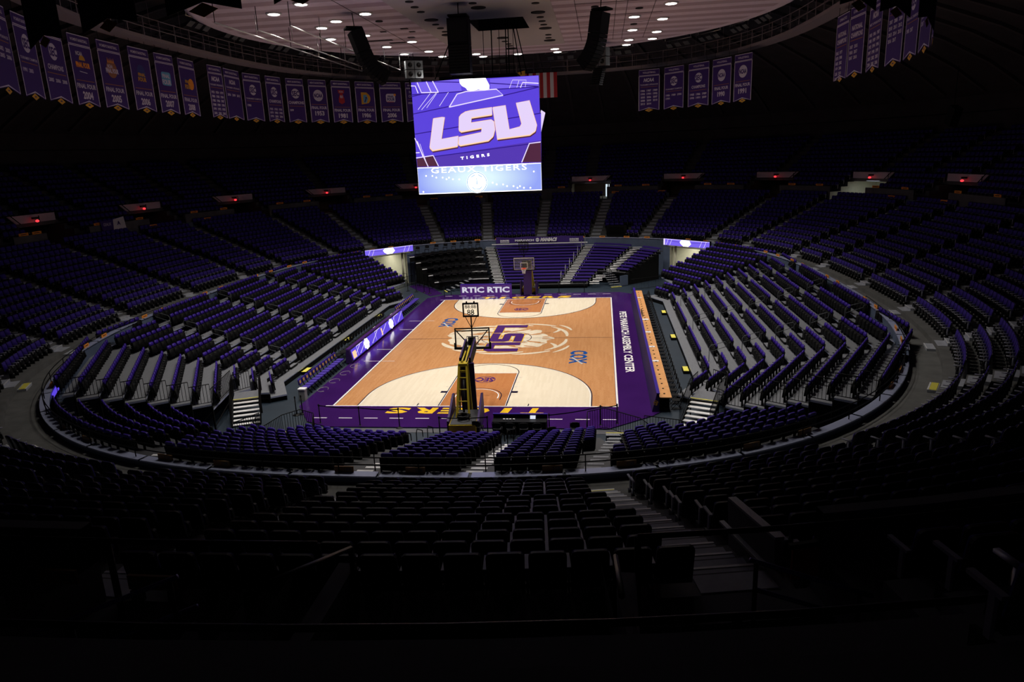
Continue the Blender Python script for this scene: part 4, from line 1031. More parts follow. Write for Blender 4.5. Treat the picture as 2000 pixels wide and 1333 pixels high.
def mass(name, parts, X):
    """X: array (n,4) x,y,z,yaw -> one mesh"""
    mats = []; V0 = []; Fl = []; Mi = []; base = 0
    for nm, gl, mt in parts:
        if mt not in mats: mats.append(mt)
        for V, F in gl:
            V0 += [tuple(p) for p in V]
            for f in F: Fl.append([base+i for i in f]); Mi.append(mats.index(mt))
            base += len(V)
    V0 = np.array(V0); n = len(X); nv = len(V0); ca, sa = np.cos(X[:, 3])[:, None], np.sin(X[:, 3])[:, None]
    V = np.stack([V0[None, :, 0]*ca-V0[None, :, 1]*sa+X[:, 0:1], V0[None, :, 0]*sa+V0[None, :, 1]*ca+X[:, 1:2], V0[None, :, 2]+X[:, 2:3]], -1).reshape(-1, 3)
    lt = np.array([len(f) for f in Fl]); lv = np.concatenate([np.array(f) for f in Fl])
    me = bpy.data.meshes.new(name); me.vertices.add(n*nv); me.vertices.foreach_set('co', V.ravel().astype(np.float32))
    LV = (lv[None]+(np.arange(n)*nv)[:, None]).ravel().astype(np.int32); LT = np.tile(lt, n)
    me.loops.add(len(LV)); me.loops.foreach_set('vertex_index', LV)
    me.polygons.add(len(LT)); me.polygons.foreach_set('loop_start', np.r_[0, np.cumsum(LT)[:-1]].astype(np.int32))
    me.polygons.foreach_set('material_index', np.tile(np.array(Mi), n).astype(np.int32))
    for m_ in mats: me.materials.append(M[m_])
    me.update(calc_edges=True)
    o = bpy.data.objects.new(name, me); COL.objects.link(o); o['kind'] = 'stuff'; return o
def row_positions(off, ints, pitch=.53):
    out = []
    for a, c, tagk in ints:
        S = np.linspace(a, c, max(6, int((c-a)*3))); p, nn = ring(S, off); ds = np.hypot(*(np.diff(p, axis=0)).T); cum = np.r_[0, np.cumsum(ds)]; Lg = cum[-1]-1.25
        n = int(Lg/pitch)
        if n < 1: continue
        q = .625+(Lg-n*pitch)/2+pitch*(np.arange(n)+.5)
        X = np.interp(q, cum, p[:, 0]); Y = np.interp(q, cum, p[:, 1]); NX = np.interp(q, cum, nn[:, 0]); NY = np.interp(q, cum, nn[:, 1])
        for i in range(n): out.append((X[i], Y[i], math.atan2(-NY[i], -NX[i])-math.pi/2, tagk, i, n))
    return out
def in_view(x, y, z):
    d = Vector((x, y, z))-CAM; f_ = d.dot(_f)
    if f_ < .3: return False
    u, v = 1000+1390.4*d.dot(_r)/f_, 666.5-1390.4*d.dot(_u)/f_
    return -20 < u < 2020 and -20 < v < 1345
FIX = []
ints = [(AISLES[i], AISLES[(i+1) % len(AISLES)]+(RL if i == len(AISLES)-1 else 0), i) for i in range(len(AISLES))]
for k in range(NB):
    for x, y, yaw, sec, i, n in row_positions(BO(k)+.55, ints):
        if abs(x-8.6) < 1.6 and abs(y-31.6) < .9: continue
        FIX.append((x, y, BZ(k), yaw, sec, k, i, n))
cam_xy = np.array(CAM)
def pick(L, n, visible_only=True):
    d = [(math.dist(p[:3], CAM) if in_view(p[0], p[1], p[2]+.6) else 1e3, j) for j, p in enumerate(L)]; d.sort()
    return set(j for dd, j in d[:n] if dd < 900)
# upper deck seats
DK = []
DA = [(PORTALS[i], PORTALS[(i+1) % len(PORTALS)]+(RL if i == len(PORTALS)-1 else 0), i) for i in range(len(PORTALS))]
for k in range(ND-1):
    II = []
    for a, c, i in DA:
        mid = (a+c)/2
        if k < 3:
            a2, c2 = a+PHW(a)-.3, c-PHW(c if c < RL else c-RL)+.3
        else: a2, c2 = a, c
        if c2-a2 > 7: II += [(a2, mid, i), (mid, c2, i)]
        else: II.append((a2, c2, i))
    for x, y, yaw, sec, i, n in row_positions(DO(k)+.55, II):
        if math.hypot(x-CAM.x, y-CAM.y) < 3.6: continue
        if 77.5 < PORTALS[sec] < 88 and y < -40 and -2 < x < 10.4: continue
        if y < -40 and x < 3 and k < 3: continue
        DK.append((x, y, DZ(k), yaw, sec, k, i, n))
allseat = FIX+DK; sel = pick(allseat, 300)
SECNAME = {12: 'block right of the middle, down from camera', 13: 'block just left of the middle', 11: 'second block right of the middle', 14: 'second block left of the middle', 10: 'third block right of the middle', 15: 'third block left of the middle', 9: 'fourth block right of the middle'}
def protos(nm, parts):
    t = empty(nm); out = []
    for pn, gl, mt in parts:
        b = MB()
        for V, F in gl: b.add(V, F)
        out.append(b.build(pn, M[mt], t))
    return t, out
pt, pp = protos('stadium_chair', fixed_parts()); used = False; n_ind = 0
for j in sorted(sel):
    p = allseat[j]
    if not used: o = pt; used = True; o.location = p[:3]; o.rotation_euler = (0, 0, p[3])
    else: o = dup(pt, pp, p[:3], p[3])
    if j < len(FIX):
        sn = SECNAME.get(p[4], 'side block of the lower bowl')
        tag(o, f'black-shelled seat {nth(p[7]-p[6])} from left, {nth(p[5]+1)} row up, {sn}', 'seat', 'folding seats of the near lower bowl')
    else:
        tag(o, f'dark upper deck seat {nth(p[6]+1)} along, {nth(p[5]+1)} row behind the rail{" beyond the right stairwell" if p[0] > 9 else " by the left stairwell"}', 'seat', 'folding seats of the near upper deck')
rest = np.array([p[:4] for j, p in enumerate(FIX) if j not in sel])
mass('bowl_chairs', fixed_parts(False), rest)
DKP = [q for q in fixed_parts(False) if q[0] != 'pedestal']
rest = np.array([p[:4] for j, p in enumerate(DK) if j+len(FIX) not in sel]); mass('upper_deck_chairs', DKP, rest)
# bleacher seats
sel2 = pick(PSEATS, 300)
pt, pp = protos('bleacher_chair', riser_parts()); used = False; rowcount = {}
for j in sorted(sel2):
    p = PSEATS[j]; key = (p[4], p[5], p[6]); rowcount[key] = rowcount.get(key, 0)+1
    if not used: o = pt; used = True; o.location = p[:3]; o.rotation_euler = (0, 0, p[3])
    else: o = dup(pt, pp, p[:3], p[3])
    if p[4] == 'near': lab = f'purple-topped plastic seat {nth(rowcount[key])} from right in {nth(11-p[6])} row behind the near basket'
    else: lab = f'purple folding seat {nth(rowcount[key])} along in {nth(p[6]+1)} tier of the {"left" if p[5] < 0 else "right"} bleacher'
    tag(o, lab, 'seat', 'purple seats of the court bleachers')
rest = np.array([p[:4] for j, p in enumerate(PSEATS) if j not in sel2])
rest[:, 3] += rng.normal(0, .04, len(rest))
mass('bleacher_chairs', riser_parts(False), rest)
print('SEATS', len(FIX), len(DK), len(PSEATS))
# ------------------------------------------------------------------ hanging scoreboard
sb = empty('scoreboard', (-.75, 0, 10.6), 0, 'huge glowing purple video scoreboard hanging above centre court', 'scoreboard')
OFF = Vector((.75, 0, -10.6))
def sbuild(b, nm, mats, par=sb, base=sb):
    o = b.build(nm, mats); o.data.transform(Matrix.Translation(OFF)); o.parent = par; return o
b = MB(); b.box((-.75, -3.85, 14.03), (7.92, .26, 6.78)); b.box((-.95, 0, 14.03), (6.0, 7.4, 6.4)); b.box((-.75, 3.85, 14.03), (6.4, .26, 6.4)); b.box((-.75, 0, 17.6), (5, 5, .4)); sbuild(b, 'housing', M['black_matte'])
Fq = fr((-4.7, -4.0, 10.63), (1, 0, 0), (0, 0, 1)); SW, SH = 7.92, 6.8
def A2(px, py):
    yt = 155-70*(px-98)/1240; yb = 1233-40*(px-208)/1170; t = (py-yt)/(yb-yt); xl = 98+110*t; xr = 1338+40*t
    return ((px-xl)/(xr-xl)*SW, (1-t)*SH)
def poly(b, P, t, mi): b.face([A2(*p) for p in P], Fq, t, mi)
def line(b, P, w_, t, mi): b.strip([A2(*p) for p in P], w_, Fq, t, mi)
vm = 1.68
b = MB(); b.face([(0, vm), (SW, vm), (SW, SH), (0, SH)], Fq, .0, 0)
scr = sbuild(b, 'main_screen', [M['s_purple']])
b = MB(); dt = .012
poly(b, [(150, 640), (1362, 440), (1366, 700), (360, 858), (170, 875)], dt, 0)
poly(b, [(170, 880), (350, 858), (1366, 700), (1368, 917), (182, 963)], dt, 1)
poly(b, [(140, 160), (575, 122), (600, 235), (210, 255)], dt, 2); poly(b, [(870, 120), (1336, 90), (1338, 190), (880, 220)], dt, 2); poly(b, [(485, 382), (555, 264), (640, 240), (935, 217), (998, 270)], dt*1.5, 2)
for P in ([(130, 450), (480, 378)], [(1000, 275), (1340, 195)], [(150, 642), (1362, 440)], [(350, 858), (1366, 722)], [(105, 270), (620, 236), (1060, 208), (1340, 192)], [(870, 158), (1335, 188)], [(240, 146), (575, 152)], [(105, 288), (205, 264)]): line(b, P, .055, dt*2, 3)
for P in ([(160, 155), (205, 250), (372, 246)], [(250, 148), (303, 250)], [(312, 142), (372, 246)], [(100, 188), (142, 188), (172, 255)], [(480, 385), (555, 262), (640, 238), (935, 215), (1000, 272), (480, 385)], [(1165, 200), (1185, 152), (1338, 160)], [(150, 680), (290, 958)], [(175, 710), (236, 860)], [(170, 872), (335, 848), (390, 952)], [(165, 822), (202, 820)], [(1185, 917), (1255, 732), (1362, 718)]): line(b, P, .06, dt*3, 4)
for P in ([(1060, 205), (1088, 130), (1220, 130), (1210, 195)], [(175, 410), (290, 258)], [(210, 410), (350, 252)], [(260, 392), (355, 256)], [(385, 375), (470, 245)], [(1130, 200), (1150, 135)], [(202, 735), (285, 955)]): line(b, P, .028, dt*3, 4)
poly(b, [(1190, 915), (1257, 735), (1362, 721), (1368, 912)], dt*2.2, 5); poly(b, [(175, 880), (333, 852), (385, 950), (185, 960)], dt*2.2, 5)
P = [(575, 125), (640, 120), (830, 112), (845, 140), (868, 180), (866, 212), (825, 226), (760, 218), (700, 232), (655, 226), (640, 205), (600, 185), (580, 160)]; poly(b, P, dt*4, 6)
sbuild(b, 'screen_graphics', [M['s_purple'], M['s_deep'], M['s_purple2'], M['s_dark'], M['s_line'], M['s_brown'], M['s_white']], scr, sb)
# three block letters with bevelled depth
LT = {'L': [(330, 495), (415, 482), (437, 480), (412, 690), (575, 662), (572, 755), (330, 797), (302, 768), (314, 660)],
      'S': [(582, 480), (600, 455), (640, 430), (690, 418), (895, 388), (898, 452), (700, 482), (698, 534), (890, 504), (915, 522), (925, 600), (912, 660), (870, 700), (600, 748), (580, 735), (582, 672), (797, 626), (800, 580), (605, 616), (582, 598)],
      'U': [(905, 388), (1022, 368), (1062, 597), (1165, 572), (1182, 540), (1128, 345), (1250, 322), (1322, 555), (1312, 608), (1262, 645), (952, 685)]}
b = MB()
for k, P in LT.items():
    sh = [(x+4, y+24) for x, y in P]; poly(b, sh, .05, 2); poly(b, [(x-2, y+12) for x, y in P], .055, 1)
    line(b, P+[P[0]], .06, .06, 1); poly(b, P, .065, 0)
b.build; sbuild(b, 'screen_letters', [M['s_pink'], M['s_gold'], M['s_brown']], scr, sb)
b = MB()
u0, v0 = A2(740, 858); b.text('TIGERS', Fq, .03, h=.17, at=(u0, v0), w=1.85, bold=.03, space=1.9, rot=.085); sbuild(b, 'screen_caption', [M['s_white']], scr, sb)
b = MB(); b.face([(0.03, .03), (SW-.02, .03), (SW-.02, vm-.03), (.03, vm-.03)], Fq, .0, 0); low = sbuild(b, 'lower_screen', [M['s_low']])
b = MB()

b.face(arc(3.8, .62, .66, 0, 360, 24)[:-1], Fq, .02, 0); b.strip(arc(3.8, .62, .62, 0, 360, 24)[:-1], .05, Fq, .03, 1, closed=True)
for p in ([(3.45, .95), (3.7, 1.1)], [(3.9, 1.1), (4.15, .95)], [(3.5, .35), (3.65, .2), (3.95, .2), (4.1, .35)], [(3.8, .9), (3.8, .5)]): b.strip(p, .05, Fq, .035, 1)
b.text('GEAUX TIGERS', Fq, .03, h=.34, w=6.1, at=(3.95, 1.46), bold=.0, mat=2, space=1.2)
for i in range(26):
    x = .3+7.3*((i*.618) % 1); y = .15+1.1*((i*.377) % 1)
    if abs(x-3.8) > .9: b.face(arc(x, y, .05, 0, 360, 8)[:-1], Fq, .02, 2)
b.strip([(.02, .02), (SW-.02, .02), (SW-.02, vm-.03), (.02, vm-.03)], .04, Fq, .03, 2, closed=True)
sbuild(b, 'lower_screen_graphics', [M['s_white'], M['s_cyan'], M['s_white']], low, sb)
for sx, xx in ((1, 3.25), (-1, -4.75)):
    b = MB(); xb = 2.82 if sx > 0 else -4.5; xt = 3.24 if sx > 0 else -4.92; q = [(xb, -3.2, 13.85), (xb, .2, 13.85), (xt, .2, 15.48), (xt, -3.2, 15.48)]
    b.add(q, [(0, 1, 2, 3)], 0); b.add([(x-.06*sx, y, z) for x, y, z in q], [(0, 1, 2, 3)], 1); sbuild(b, 'side_screen', [M['s_pink'], M['black_matte']])
for i, (x, y) in enumerate(((-3.5, -2.5), (2, -2.5), (-3.5, 2.5), (2, 2.5))):
    b = MB(); b.tube([(x, y, 17.7), (x*.6+-.3, y*.3+2.9, 22.4)], .035, 5); sbuild(b, 'suspension_cable', M['black_matte'])
for i, (x, y) in enumerate(((-.9, 1.2), (-.4, 1.6), (.2, 1.0), (.7, 2.0), (1.1, 1.4), (.45, 2.6))):
    b = MB(); b.tube([(x, y, 17.7), (x, y+.3, 22.5)], .04 if i % 2 else .02, 5); sbuild(b, 'signal_cable', M['black_matte'])
# national flag hanging behind
b = MB(); F = fr((1.0, 26.2, 18.3), (1, 0, 0), (0, 0, 1))
t = empty('flag', (1.75, 26.2, 18.3), 0, 'red and white striped flag hanging just right of the scoreboard', 'flag')
for k in range(9): b.face([(-1.6+.35*k, 0), (-1.25+.35*k, 0), (-1.25+.35*k, 2.4), (-1.6+.35*k, 2.4)], F, 0, k % 2)
o = b.build('stripes', [M['red_cloth'], M['white_fab']]); o.data.transform(Matrix.Translation((-1.75, -26.2, -18.3))); o.parent = t
b = MB(); b.prism([(-1.6, 2.4), (1.55, 2.4), (1.55, 2.46), (-1.6, 2.46)], F, -.03, .03); o = b.build('pole', M['black_matte']); o.data.transform(Matrix.Translation((-1.75, -26.2, -18.3))); o.parent = t
b = MB(); F = fr((.3, 24.5, 19.0), (1, .25, 0), (0, 0, 1)); b.prism([(-1.6, 0), (-.8, 0), (-.8, 1.8), (-1.6, 1.6)], F, 0, .04); b.prism([(-.75, 0), (.1, 0), (-.1, .9), (-.5, 1.3)], F, 0, .04)
tag(b.build('pennant', M['gold']), 'gold pennant cloth peeking over the scoreboard top edge', 'pennant')

# ------------------------------------------------------------------ championship banners
def roundel(b, F, cx, cy, r, letters, c1=1, c2=0):
    b.face(arc(cx, cy, r, 0, 360, 20)[:-1], F, .012, c1); b.text(letters, F, .02, h=r*.75, w=r*1.75, at=(cx, cy), bold=.05, mat=c2, shear=.15 if letters == 'NCAA' else 0)
BM = ['banner', 'banner_white', 'banner_line', 'gold', 'orange', 'lt_blue', 'red_cloth', 'blue_cloth']
def banner(A, B, head, art, lines, label, z0=16.45, z1=20.25, back=False, name='championship_banner', group=None):
    A, B = Vector((A[0], A[1], z0)), Vector((B[0], B[1], z0)); w_ = (B-A).length; U = (B-A).normalized(); F = (A, U, Vector((0, 0, 1)), U.cross(Vector((0, 0, 1))))
    H = z1-z0; t = empty(name, tuple(A+U*w_/2), 0, label, 'banner', group); mt = [M[m_] for m_ in BM]; inv = Matrix.Translation(-(A+U*w_/2))
    def fin(b, nm, mats=mt):
        o = b.build(nm, mats); o.data.transform(inv); o.parent = t; return o
    b = MB(); m_ = .06
    b.prism([(m_, 0), (w_/2, .24), (w_-m_, 0), (w_-m_, H), (m_, H)], F, -.015, .0, 0); fin(b, 'cloth', [M['banner_back']] if back else mt)
    b = MB(); c = w_/2; b.face([(c-.42, .06), (c, -.1), (c+.42, .06), (c, .23)], F, -.02, 3); b.strip([(c-.1, .07), (c+.1, .07)], .06, F, -.014, 0)
    fin(b, 'gold_tab')
    b = MB(); b.tube([A+U*m_+Vector((0, 0, H)), B-U*m_+Vector((0, 0, H))], .03, 5)
    for q in (.15, .85): p = A.lerp(B, q)+Vector((0, 0, H)); b.tube([p, p+Vector((0, 0, .5))], .012, 4)
    fin(b, 'hanging_rod', [M['black_matte']])
    if back: return t
    b = MB(); b.strip([(m_+.03, .06), (w_/2, .29), (w_-m_-.03, .06), (w_-m_-.03, H-.62), (m_+.03, H-.62)], .07, F, .008, 1, closed=True)
    b.strip([(m_+.05, H-.05), (w_-m_-.05, H-.05), (w_-m_-.05, H-.55), (m_+.05, H-.55)], .05, F, .008, 1, closed=True)
    b.text(head, F, .01, h=.16, w=min(w_*.72, .13*len(head)), at=(c, H-.3), bold=.03, mat=1)
    W8 = w_*.8; y = H-.75
    if art == 'SEC':
        b.face(arc(c, H-1.3, .42, 0, 360, 20)[:-1], F, .01, 1); b.text('SEC', F, .016, h=.46, w=.74, at=(c, H-1.3), bold=.04, mat=0); b.strip([(c-.42, H-1.3), (c-.36, H-1.3)], .02, F, .01, 1); y = H-1.9
    elif art == 'NCAA': b.text('NCAA', F, .012, h=.34, w=1.05, at=(c, H-.98), bold=.06, shear=.25, mat=1); y = H-1.3
    elif art == 'DISC': roundel(b, F, c, H-1.4, .5, 'NCAA'); y = H-2.1
    elif art == 'FF04': b.text('NCAA', F, .012, h=.22, w=.6, at=(c-.2, H-1.0), bold=.04, mat=1); b.text('FINAL FOUR', F, .014, h=.3, w=1.3, at=(c, H-1.6), bold=.06, mat=4); b.face(arc(c, H-1.35, .28, 0, 180, 10), F, .011, 3); b.strip([(c-.4, H-1.95), (c+.3, H-2.0)], .04, F, .011, 1); y = H-2.35
    elif art == 'FF05': b.face(arc(c, H-1.55, .5, 0, 360, 18)[:-1], F, .011, 2); b.text('NCAA', F, .016, h=.2, w=.5, at=(c-.15, H-1.4), bold=.04, mat=1); b.text('FINAL FOUR', F, .018, h=.28, w=1.2, at=(c, H-1.65), bold=.05, mat=1); [b.face([(c-.35+.14*k, H-1.2), (c-.25+.14*k, H-1.2), (c-.3+.14*k, H-.9-.05*(k % 2))], F, .012, 4) for k in range(5)]; y = H-2.35
    elif art == 'FF06': b.face(arc(c, H-1.4, .4, 0, 180, 14)+[(c-.4, H-1.75), (c+.4, H-1.75)], F, .011, 7); b.text('FINAL', F, .016, h=.2, w=.75, at=(c, H-1.6), bold=.04, mat=3); b.text('FOUR', F, .016, h=.26, w=.85, at=(c, H-1.88), bold=.04, mat=3); y = H-2.35
    elif art == 'FF07': b.face(rrect(c-.5, H-2.0, c+.5, H-1.15, .15), F, .011, 5); b.text('FINAL', F, .016, h=.24, w=.8, at=(c, H-1.4), bold=.04, mat=1); b.text('FOUR', F, .016, h=.32, w=.95, at=(c, H-1.78), bold=.05, mat=1); y = H-2.3
    elif art == 'FF08': b.face(arc(c+.35, H-1.65, .38, 0, 360, 16)[:-1], F, .011, 4); b.text('FINAL', F, .016, h=.2, w=.7, at=(c-.1, H-1.5), bold=.04, mat=3); b.text('FOUR', F, .016, h=.3, w=.8, at=(c-.15, H-1.85), bold=.05, mat=3); b.face([(c-.6, H-1.5), (c-.3, H-1.5), (c-.3, H-1.3), (c-.6, H-1.3)], F, .012, 7); y = H-2.35
    elif art == 'FF81': b.face([(c-.35, H-.85), (c+.35, H-.85), (c+.3, H-1.15), (c-.3, H-1.15)], F, .011, 6); b.text('NCAA', F, .016, h=.16, w=.45, at=(c, H-1.0), bold=.03, mat=1); b.face([(c-.12, H-1.15), (c+.12, H-1.15), (c+.3, H-1.6), (c+.32, H-1.95), (c, H-2.12), (c-.32, H-1.95), (c-.3, H-1.6)], F, .012, 6); b.text('81', F, .018, h=.26, w=.3, at=(c, H-1.45), bold=.04, mat=1); y = H-2.3
    elif art == 'FF86': b.face([(c-.45, H-1.0), (c+.15, H-1.0)]+arc(c+.05, H-1.55, .5, 60, -60, 8)+[(c-.45, H-2.1)], F, .011, 3); b.face([(c-.22, H-1.25), (c+.1, H-1.2), (c+.28, H-1.55), (c+.1, H-1.95), (c-.22, H-1.95)], F, .013, 5); b.face(arc(c+.08, H-1.5, .1, 0, 360, 8)[:-1], F, .015, 0); b.strip([(c-.1, H-1.9), (c+.05, H-1.6)], .12, F, .014, 0); y = H-2.25
    elif art == 'FFMEN': b.face(rrect(c-.5, H-1.9, c+.45, H-1.1, .18), F, .011, 1); b.text('FINAL', F, .016, h=.2, w=.65, at=(c, H-1.35), bold=.04, mat=7); b.text('FOUR', F, .016, h=.28, w=.8, at=(c, H-1.62), bold=.05, mat=7); b.strip([(c-.4, H-1.86), (c+.3, H-1.86)], .06, F, .016, 6); b.face(arc(c+.42, H-1.2, .12, 0, 360, 8)[:-1], F, .017, 4); y = H-2.25
    elif art == 'NAT': b.text('NATIONAL', F, .012, h=.28, w=W8*.8, at=(c, H-1.15), bold=.04, mat=1); b.text('CHAMPIONS', F, .012, h=.28, w=W8*.9, at=(c, H-1.55), bold=.04, mat=1); y = H-1.75
    for ln in lines:
        if ln == '-': y -= .08; b.strip([(w_*.12, y), (w_*.88, y)], .04, F, .01, 2); y -= .12
        elif ln.startswith('*'): b.text(ln[1:], F, .012, h=.42, w=.95, at=(c, y-.26), bold=.04, mat=1); y -= .55
        elif ln.startswith('~'): b.text(ln[1:], F, .012, h=.13, w=W8, at=(c, y-.1), bold=.02, mat=1); y -= .22
        elif ln.startswith('='): b.text(ln[1:], F, .012, h=.26, w=min(W8, .16*len(ln)), at=(c, y-.17), bold=.03, mat=1); y -= .4
        else:
            y -= .3
            for k, wd in enumerate(ln.split()): b.text(wd, F, .012, h=.19, w=w_*.2, at=(w_*(.22+.28*k), y+.08), bold=.04, mat=1)
    fin(b, 'print'); return t
WB, MBK, VB, GB = "WOMEN'S BASKETBALL", "MEN'S BASKETBALL", 'VOLLEYBALL', 'GYMNASTICS'
BN = [((-17.2, -22.6), (-18.5, -20.8), WB, 'NCAA', ['~TOURNAMENT APPEARANCES', '-', '1984 1986 1988', '1989 1990 1991', '1997 1999 2000'], "leftmost women's basketball banner, mostly cut off by the photo edge"),
 ((-18.6, -20.3), (-19.8, -17.6), WB, 'NCAA', ['~TOURNAMENT APPEARANCES', '-', '2001 2002 2003', '2004 2005 2006', '2007'], "women's basketball banner listing rows of tournament years, second from left"),
 ((-20.0, -17.1), (-20.74, -14.9), WB, 'SEC', ['~TOURNAMENT CHAMPIONS', '-', '1991 2003'], "women's basketball banner for tournament champions 1991 and 2003"),
 ((-20.81, -14.57), (-21.39, -12.15), WB, 'SEC', ['=CHAMPIONS', '-', '2005 2006 2008'], "women's basketball SEC champions banner with 2005 2006 2008"),
 ((-21.62, -11.48), (-21.85, -9.3), WB, 'FF04', ['-', '=FINAL FOUR', '*2004'], "women's basketball Final Four banner with bold year ending in four"),
 ((-21.69, -9.08), (-21.80, -6.75), WB, 'FF05', ['-', '=FINAL FOUR', '*2005'], "women's basketball Final Four banner with a round brown ball emblem"),
 ((-21.65, -6.33), (-21.71, -4.05), WB, 'FF06', ['-', '=FINAL FOUR', '*2006'], "women's basketball Final Four banner with an arched navy and gold crest"),
 ((-21.83, -3.42), (-21.78, -1.26), WB, 'FF07', ['-', '=FINAL FOUR', '*2007'], "women's basketball Final Four banner with a sky-blue emblem"),
 ((-21.86, -.67), (-22.0, 1.7), WB, 'FF08', ['-', '=FINAL FOUR', '*2008'], "women's basketball Final Four banner with orange half ball, rightmost of its set"),
 ((-21.92, 3.2), (-21.8, 5.23), MBK, 'NCAA', ['~TOURNAMENT APPEARANCES', '-', '1953 1954 1979', '1980 1981 1984', '1985 1986 1987', '1988 1989 1990', '1991 1992 1993', '2000 2003 2005'], "men's basketball banner crowded with six rows of tournament years"),
 ((-21.89, 5.5), (-22.0, 8.3), MBK, 'NCAA', ['~TOURNAMENT APPEARANCES', '-', '2006 2009 2015'], "men's basketball tournament banner with one row of years"),
 ((-22.1, 8.9), (-21.62, 11.27), MBK, 'SEC', ['~TOURNAMENT CHAMPIONS', '-', '1980'], "men's basketball SEC tournament champions banner with a single year"),
 ((-21.44, 11.6), (-20.96, 13.77), MBK, 'SEC', ['=CHAMPIONS', '-', '1935 1953 1954', '1979 1981 1985', '1991 2000 2006'], "men's basketball SEC champions banner with nine years in rows"),
 ((-20.8, 14.2), (-19.75, 15.85), MBK, 'SEC', ['=CHAMPIONS', '-', '2009'], "men's basketball SEC champions banner with one lone year at left"),
 ((-19.52, 16.13), (-18.29, 17.65), MBK, 'DISC', ['-', '=FINAL FOUR', '*1953'], "men's basketball Final Four banner with a round white disc"),
 ((-18.05, 17.94), (-16.68, 19.62), MBK, 'FF81', ['-', '=FINAL FOUR', '*1981'], "men's basketball Final Four banner with a red bell emblem"),
 ((-16.43, 19.93), (-14.95, 21.6), MBK, 'FF86', ['-', '=FINAL FOUR', '*1986'], "men's basketball Final Four banner with a gold letter D emblem"),
 ((-14.61, 21.8), (-12.69, 23.17), MBK, 'FFMEN', ['-', '=FINAL FOUR', '*2006'], "men's basketball Final Four banner with a white rounded emblem"),
 ((-12.44, 23.4), (-10.57, 24.8), MBK, '', ['=NATIONAL', '=CHAMPIONS', '-', '1935'], "men's basketball banner half hidden behind the scoreboard's left edge"),
 ((10.47, 24.31), (12.51, 23.44), VB, 'NCAA', ['~TOURNAMENT APPEARANCES', '-', '1986 1987 1989', '1990 1991 1992', '2005 2006 2007', '2008 2009 2010', '2013 2014'], 'volleyball banner full of tournament years, leftmost of the five'),
 ((12.83, 23.4), (14.55, 21.6), VB, 'SEC', ['~TOURNAMENT CHAMPIONS', '-', '1986 1989 1990', '1991'], 'volleyball SEC tournament champions banner with four years'),
 ((14.86, 21.5), (16.54, 19.56), VB, 'SEC', ['=CHAMPIONS', '-', '1985 1986 1989', '1990 1991 2009'], 'volleyball SEC champions banner, middle of the five'),
 ((16.71, 19.32), (18.05, 17.19), VB, 'DISC', ['-', '=FINAL FOUR', '*1990'], 'volleyball Final Four banner with white disc, second from right of five'),
 ((18.16, 16.8), (19.34, 14.93), VB, 'DISC', ['-', '=FINAL FOUR', '*1991'], 'volleyball Final Four banner with white disc, rightmost of five'),
 ((21.43, .08), (21.44, -2.3), GB, 'NAT', ['-', 'BEALE 1977', 'BURTON 1988', 'HARRIS 2002', 'JACKSON 2006', 'CLARK 2010', 'COURTS 2014'], 'gymnastics national champions banner with a long name list'),
 ((21.30, -2.8), (21.47, -5.0), GB, 'NAT', ['-', 'DAISY 2015', 'FINNEGAN 2017', 'GNAT 2018'], 'gymnastics national champions banner with three names'),
 ((21.51, -5.4), (21.33, -7.9), GB, 'NCAA', ['~MEET APPEARANCES', '-', '1983 1986 1987', '1988 1989 1990', '1992 1994 1996', '1997 1998 1999', '2001 2002 2003', '2004 2005 2006'], 'gymnastics banner with six rows of meet years'),
 ((21.49, -8.2), (21.44, -10.5), GB, 'NCAA', ['-', '2007 2008 2009', '2010 2011 2012', '2013 2014 2015', '2016 2017'], 'gymnastics banner with four rows of recent years'),
 ((21.37, -10.9), (21.06, -13.19), GB, 'SEC', ['~REGIONAL CHAMPIONS', '-', '1981 2017'], 'gymnastics banner with two years under a copper line'),
 ((20.93, -13.70), (20.46, -16.02), GB, 'SEC', ['-', '2014 2015', '2017'], 'gymnastics banner partly covered by a dark hanging banner'),
 ((20.36, -16.36), (19.4, -18.9), GB, 'SEC', ['-', '2018'], 'last gymnastics banner, a thin sliver at far right')]
for A, B, h, art, ln, lab in BN: banner(A, B, h, art, ln, lab)
NBN = [((-7.7, -30.1), (-9.9, -28.7), 'leftmost dark banner back hanging close overhead at top left'), ((-4.5, -31.5), (-6.9, -30.4), 'second dark banner back from left hanging close overhead'), ((-1.4, -32.1), (-3.6, -31.8), 'third dark banner back from left, close overhead'), ((1.1, -32.8), (-.6, -32.3), 'fourth dark banner back, barely showing at the top'),
       ((14.9, -26.0), (13.4, -27.5), 'dark banner back over the gymnastics banners, first from left'), ((16.5, -24.3), (15.0, -25.9), 'dark banner back over the gymnastics banners, second from left'), ((18.5, -21.1), (16.7, -24.3), 'dark banner back over the gymnastics banners, rightmost')]
for A, B, lab in NBN: banner(A, B, '', '', [], lab, back=True, name='banner_back')
